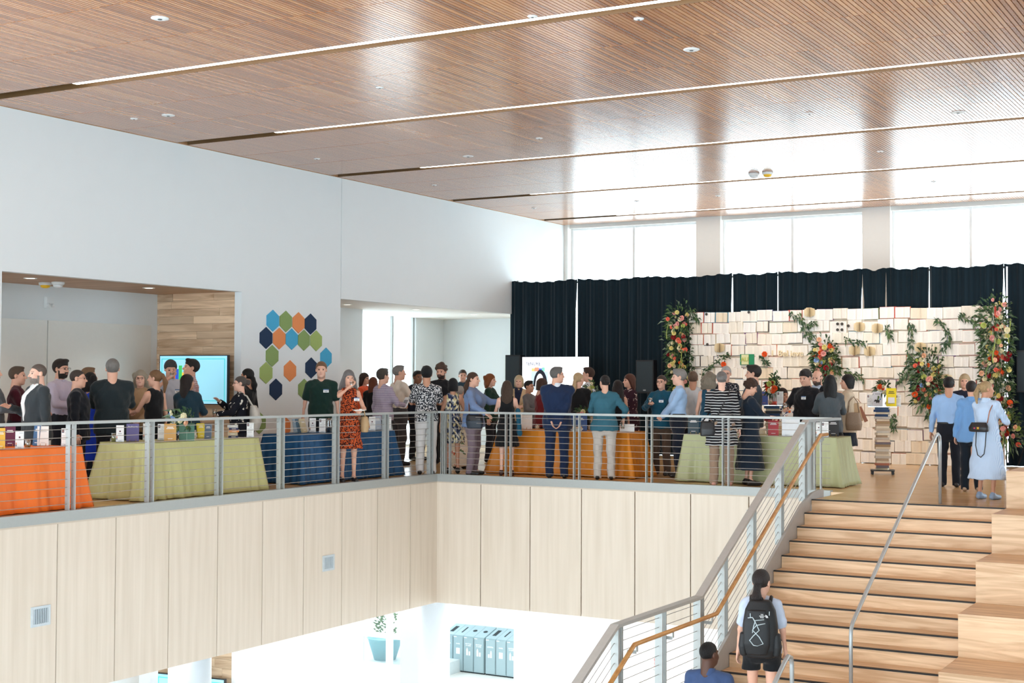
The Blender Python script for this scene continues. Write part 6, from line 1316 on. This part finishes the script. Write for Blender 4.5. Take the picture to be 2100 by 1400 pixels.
sdf_thing('quilted_purse', 'dark quilted purse hanging at the railing from the woman in denim', 'bag', 'M12', [('bag_body', [(loft([(.80, -.25, -.1, .05, .13), (.9, -.26, -.1, .06, .15), (1.02, -.25, -.1, .045, .13)], 3), .02)], .016, plain('quilted_navy', (40, 50, 62), .5, var=.3, scale=60)), ('strap', MB().tube([(-.25, -.2, 1.02), (-.2, -.12, 1.2), (-.13, .0, 1.45), (-.2, .02, 1.2), (-.25, .0, 1.02)], .009, 6), 0, plain('cognac_strap', (120, 70, 46), .5)), ('flap', [(loft([(.93, -.265, -.1, .062, .152), (1.03, -.255, -.1, .05, .136)], 3), .01)], .016, BLEATH)], 'bags', (-.25, -.1, .8))
sdf_thing('crossbody_bag', 'black crossbody bag on the hip of the woman in stripes', 'bag', 'R16', [('bag_body', [(loft([(.76, .2, .12, .12, .05), (.86, .2, .12, .13, .06), (.99, .2, .11, .11, .04)], 3), .02)], .018, BLEATH), ('strap', MB().tube([(.12, .16, .98), (.0, .165, 1.2), (-.11, .1, 1.42), (-.12, .0, 1.47), (.02, -.15, 1.3), (.2, -.12, 1.1), (.29, .08, .98)], .011, 6), 0, BLEATH)], 'bags', (.2, .12, .76))
sdf_thing('quilted_handbag', 'taupe quilted handbag on the arm of the woman in beige jacket', 'bag', 'R24', [('bag_body', [(loft([(.82, .22, .1, .06, .12), (.92, .23, .1, .075, .14), (1.12, .22, .09, .05, .11)], 2.6), .02)], .018, plain('taupe_quilt', (140, 120, 100), .6, var=.3, scale=70)), ('handle', MB().tube([(.22, .0, 1.1), (.2, .03, 1.3), (.2, .1, 1.38), (.2, .16, 1.3), (.22, .19, 1.1)], .01, 6), 0, plain('taupe_quilt', (140, 120, 100), .6, var=.3, scale=70))], 'bags', (.22, .1, .82))
_q = hit(1758, 868, y=22.72); t = thing('paper_carrier', 'open tan box bag tilted beside the book pillar', 'bag', (_q.x, _q.y, _q.z), face_yaw(_q), 'bags'); mb = MB()
TANP = plain('tan_board', (206, 176, 138), .7); MB().obox((-.03, 0, .17), (1, 0, .25), (0, 1, 0), (-.25, 0, 1), .09, .06, .15).build('bag_body', TANP, t, world=False); MB().obox((.09, 0, .15), (1, 0, .45), (0, 1, 0), (-.45, 0, 1), .03, .055, .13).build('side_panel', plain('cognac_board', (150, 88, 50), .5), t, world=False); MB().tube([(-.1, 0, .3), (-.1, -.02, .38), (.0, -.02, .4), (.06, 0, .33)], .005, 5).build('handle', plain('cognac_board', (150, 88, 50), .5), t, world=False)
sdf_thing('flap_handbag', 'small black flap bag with gold clasp and chain on the striped dress', 'bag', 'R28', [('bag_body', [(loft([(1.0, .02, .2, .15, .045), (1.06, .02, .205, .16, .05), (1.14, .02, .195, .12, .03)], 3), .01)], .014, BLEATH), ('clasp', MB().box(-.015, .02, .25, .262, 1.035, 1.075), 0, plain('gold_clasp', (214, 176, 80), .3, .8)), ('charm', MB().ball((.06, .255, 1.055), .012, 8, 5), 0, plain('pink_charm', (214, 60, 110), .4)), ('chain', MB().tube([(-.1, .17, 1.13), (-.12, .14, 1.3), (-.13, .02, 1.46), (-.1, -.1, 1.38)], .007, 6), 0, plain('copper_chain', (176, 110, 76), .4, .5)), ('hanging_strap', MB().tube([(.06, .2, 1.02), (.055, .23, .8), (.02, .235, .66), (-.03, .235, .63), (-.08, .23, .68), (-.1, .23, .8), (-.1, .2, 1.02)], .0075, 6), 0, BLEATH)], 'bags', (.02, .2, .63))
sdf_thing('teal_scarf', 'teal wrap and leaflet under the arm of the woman in black dress', 'scarf', 'R2', [('scarf', [(cone((-.2, .0, 1.2), (-.24, .05, .8), .05, .04), .02), (cone((-.16, -.1, .95), (-.24, .05, .78), .06, .05), .02)], .018, C_('teal_wrap', (30, 84, 108))), ('leaflet', MB().box(-.27, -.262, -.1, .06, .95, 1.15), 0, PAPER)], None, (-.22, 0, .78))
# backpack
BP = plain('black_nylon', (18, 20, 23), .6, var=.2, scale=40); CORD = plain('grey_cord', (176, 188, 192), .5)
BK = lambda *q: q
bpk = sdf_thing('backpack', 'large black backpack with grey bungee cord on the young woman', 'backpack', 'S1', [
    ('main_body', [(loft([(.86, 0, .2, .15, .08), (.95, 0, .205, .185, .105), (1.2, 0, .21, .185, .11), (1.36, 0, .2, .16, .095), (1.46, 0, .185, .11, .06)], 2.6), .03)], .014, BP),
    ('front_pocket', [(loft([(.9, .03, .30, .11, .03), (1.02, .03, .315, .14, .045), (1.25, .03, .315, .135, .04), (1.37, .03, .30, .1, .025)], 2.4), .02)], .013, BP),
    ('side_pocket', [(loft([(.88, -.17, .22, .04, .06), (.98, -.178, .23, .05, .07), (1.12, -.17, .22, .04, .05)], 2.3), .02)], .013, BP), ('side_pocket', [(loft([(.88, .17, .22, .04, .06), (.98, .178, .23, .05, .07), (1.12, .17, .22, .04, .05)], 2.3), .02)], .013, BP),
    ('strap', MB().tube([(.1, .14, 1.43), (.105, .05, 1.475), (.11, -.06, 1.43), (.115, -.13, 1.3), (.13, -.1, 1.1), (.14, .08, 1.0)], .02, 7), 0, BP), ('strap', MB().tube([(-.1, .14, 1.43), (-.105, .05, 1.475), (-.11, -.06, 1.43), (-.115, -.13, 1.3), (-.13, -.1, 1.1), (-.14, .08, 1.0)], .02, 7), 0, BP), ('top_loop', MB().tube([(-.03, .15, 1.44), (-.02, .17, 1.48), (.02, .17, 1.48), (.03, .15, 1.44)], .008, 6), 0, BP),
    ('bungee_cord', MB().tube([(.12, .335, 1.29), (.07, .355, 1.30), (.05, .362, 1.27), (.0, .366, 1.17), (.06, .366, 1.11), (.1, .36, 1.06), (.06, .355, 1.01), (.02, .352, 1.005), (-.04, .355, 1.03), (.0, .364, 1.10), (.07, .366, 1.17), (.03, .366, 1.22), (-.06, .345, 1.24)], .0055, 6), 0, CORD), ('bungee_cord', MB().tube([(-.05, .345, 1.28), (.04, .362, 1.27), (.06, .364, 1.2), (.07, .366, 1.14)], .0055, 6), 0, CORD),
    ('zip_pull', MB().box(.09, .098, .335, .345, 1.3, 1.34).box(-.105, -.097, .3, .31, 1.32, 1.36), 0, CORD)], None, (0, .2, .86))
LOGO = plain('white_embroidery', (236, 236, 236), .6); lg = MB()
for r in (.012, .019, .026):
    lg.tube([(-.055 - 0 + r * math.cos(a) * -1, 0, r * math.sin(a)) for a in [i * math.pi / 12 for i in range(7)]], .0022, 5)
I = PEOPLE['S1']; o = lg.build('logo', LOGO, bpk, world=False); o.location = Vector(I['fin'](np.array([(-.0, .352, 1.30)]))[0]) - Vector(I['fin'](np.array([(0, .2, .86)]))[0])
o = obj('logo', text_mesh('THE\nNORTH\nFACE', .014, LOGO, .001), bpk, o.location + Vector((-.025, .006, .016)), (math.pi / 2, 0, math.pi))
# cups, plates and papers in hands
cup(hand_at('R12', -1, .06) + Vector((0, 0, -.03)), 'clear cup held by the woman in teal blouse', (120, 100, 84)); cup(hand_at('R21', -1, .06) + Vector((0, 0, -.03)), 'cup of amber drink held by the man in black shirt', (214, 176, 110), .038, .12); cup(hand_at('L13', 1, .06) + Vector((0, 0, -.03)), 'clear cup held by the woman with the tote', (206, 206, 200)); cup(hand_at('L10', -1, .03) + Vector((0, 0, -.04)), 'cup at the lips of the man in pale grey shirt', (206, 190, 160), .032, .09); cup(hand_at('M2', -1, .03) + Vector((0, 0, -.04)), 'cup at the lips of the woman in orange dress', (206, 180, 150), .032, .09); cup(hand_at('R9', -1, .09) + Vector((0, 0, -.06)), 'nearly empty cup hanging from the hand of the teal top', (226, 226, 222))
p = hand_at('M2', 1, .08); t = thing('paper_plate', 'white paper plate held by the woman in orange dress', 'plate', p); MB().lathe([(.02, 0), (.075, .002), (.11, .014), (.11, .017), (.075, .006), (.0, .004)], k=20).build('plate', PAPER, t, True, world=False); MB().ball((.02, 0, .018), (.03, .022, .014), 8, 5).build('napkin', PAPER, t, world=False)
def sheet(key, sd, lab, w_=.11, h_=.15, tl=.5):
    p = hand_at(key, sd, .06); th = PEOPLE[key]['th']; t = thing('leaflet', lab, 'leaflet', p, th, 'leaflets in hands'); MB().obox((0, 0, .05), (1, 0, 0), (0, 1, .6), (0, -.6, 1), w_ / 2 + .03, .002, h_ / 2 + .03).build('sheet', PAPER, t, world=False); MB().obox((0, .003, .06), (1, 0, 0), (0, 1, .6), (0, -.6, 1), w_ / 2, .0006, h_ / 4).build('print', INKT, t, world=False)
sheet('M5', -1, 'white programme held by the man in checked shirt'); sheet('L0', 1, 'folded paper held by the man at the left edge'); sheet('L3', 1, 'pale folder held by the man in lavender shirt'); sheet('M6', 1, 'leaflet held by the man in cream shirt')
o = MB().box(-.07, .07, -.05, .05, 0, .022).build('notebook', plain('teal_notebook', (20, 110, 100), .5), world=False, loc=hand_at('R3', -1, .05)); tag(o, 'small teal notebook held by the blonde woman in beige', 'notebook')

# ---- recycling bins on the lower floor
BINM = plain('grey_bin_paint', (150, 172, 178), .45, var=.03); BIND = plain('bin_opening', (30, 40, 44), .8); WP = plain('white_print', (246, 248, 248), .6, var=.01)
bw_ = .29; y0, yb_ = 29.0, 29.6; zf, zk = ZL + .87, ZL + 1.03
right = hit(1074, 1390, y=y0).x
kinds = ['BOTTLES\n& CANS', 'BOTTLES\n& CANS', 'PAPER', 'LANDFILL'] * 2
nm_ = ['bottles and cans bin at the right end', 'bottles and cans bin, second from the right', 'paper bin right of the middle', 'landfill bin in the middle of the row', 'bottles and cans bin left of the landfill bin', 'bottles and cans bin, third from the left', 'paper bin beside the round column', 'landfill bin hidden behind the round column']
for i in range(8):
    x1 = right - i * bw_ - (.03 if i > 3 else 0) + .1; x0 = x1 - bw_ + .008; xm = (x0 + x1) / 2
    t = thing('recycling_bin', 'grey ' + nm_[i], 'bin', (xm, y0, ZL), 0, 'grey recycling bins')
    MB().prism([(x0, y0 + .02, ZL + .03), (x0, y0 + .02, zf), (x0, yb_, zk), (x0, yb_, ZL + .03)], (x1 - x0, 0, 0)).build('body', BINM, t)
    dr = MB().box(x0 + .012, x1 - .012, y0, y0 + .02, ZL + .045, zf - .03).build('door', BINM, t); MB().box(x0 + .02, x0 + .1, y0 - .004, y0, zf - .045, zf - .03).build('pull', WP, dr); MB().box(x0, x1, y0 + .03, yb_, ZL, ZL + .03).build('plinth', BIND, t)
    k = kinds[i]; sl = (zk - zf) / (yb_ - y0 - .02); ay = Vector((0, 1, sl)).normalized(); nz_ = Vector((0, -sl, 1)).normalized(); c = Vector((xm, (y0 + yb_) / 2 + .02, (zf + zk) / 2 + .002)) + nz_ * .002
    if 'BOT' in k: MB().lathe([(.055, 0), (.055, .003)], c, 16, axis=nz_).build('opening', BIND, t)
    else: MB().obox(c, (1, 0, 0), ay, nz_, .018 if k == 'PAPER' else .05, .15, .002).build('opening', BIND, t)
    o = obj('lettering', text_mesh(k, .04, WP), dr, Vector((xm, y0 - .002, zf - .2)) - t.location, (math.pi / 2, 0, 0))
    ic = MB(); zi = zf - .36
    if 'BOT' in k: ic.box(xm - .055, xm - .012, y0 - .003, y0, zi - .09, zi + .05).box(xm - .043, xm - .024, y0 - .003, y0, zi + .05, zi + .085).box(xm + .012, xm + .052, y0 - .003, y0, zi - .09, zi + .005)
    elif k == 'PAPER': ic.box(xm - .05, xm + .05, y0 - .003, y0, zi - .08, zi + .06)
    else: ic.ball((xm + .02, y0 - .002, zi + .06), (.016, .002, .016), 8, 5).box(xm + .0, xm + .04, y0 - .003, y0, zi - .09, zi + .04).box(xm - .06, xm - .02, y0 - .003, y0, zi - .09, zi - .01)
    ic.build('icon', WP, dr)
# lit exit sign and door beyond the stair railing, potted shrub outside the lower window
q = hit(1346, 1358, y=28.6); t = thing('exit_sign', 'small red EXIT sign on the lower white wall', 'exit sign', (q.x, 28.6, q.z)); MB().box(q.x - .09, q.x + .09, 28.56, 28.6, q.z - .14, q.z + .14).build('box', plain('exit_box', (240, 240, 238), .5), t); obj('lettering', text_mesh('EXIT', .1, plain('exit_red', (214, 40, 34), .5, emit=.8)), t, (0, -.05, 0), (math.pi / 2, math.pi / 2, 0))
q = hit(1336, 1400, y=28.58); struct('door_1', MB().box(q.x - .16, q.x + .12, 28.54, 28.6, ZL, hit(1336, 1372, y=28.6).z).box(q.x - .9, q.x - .85, 28.54, 28.6, ZL, hit(1309, 1339, y=28.6).z), plain('pale_door', (214, 216, 214), .5, var=.02), 'pale door on the lower white wall')
t = thing('planter', 'large ribbed planter outside the lower window', 'planter', (-19.55, 28.1, ZL)); MB().lathe([(.26, .3), (.42, .8), (.45, .82), (.42, .82), (.38, .75)], k=24).build('pot', plain('blue_grey_pot', (120, 170, 180), .6), t, True, world=False); L = MB()
for i in range(160): a = random.uniform(0, 6.28); leafy(L, (.3 * math.cos(a) * random.random(), .3 * math.sin(a) * random.random(), .85 + random.random() * .5), (math.cos(a), math.sin(a), 1), .14, .03, 1)
L.build('foliage', LEAF, t, world=False, kind='stuff'); MB().box(-21.5, -18, 27.62, 29.6, ZL - .05, ZL + .3).build('terrace_kerb', plain('terrace_stone', (196, 206, 208), .7)); tag(bpy.data.objects['terrace_kerb'], 'pale terrace outside the lower window', kind='structure')
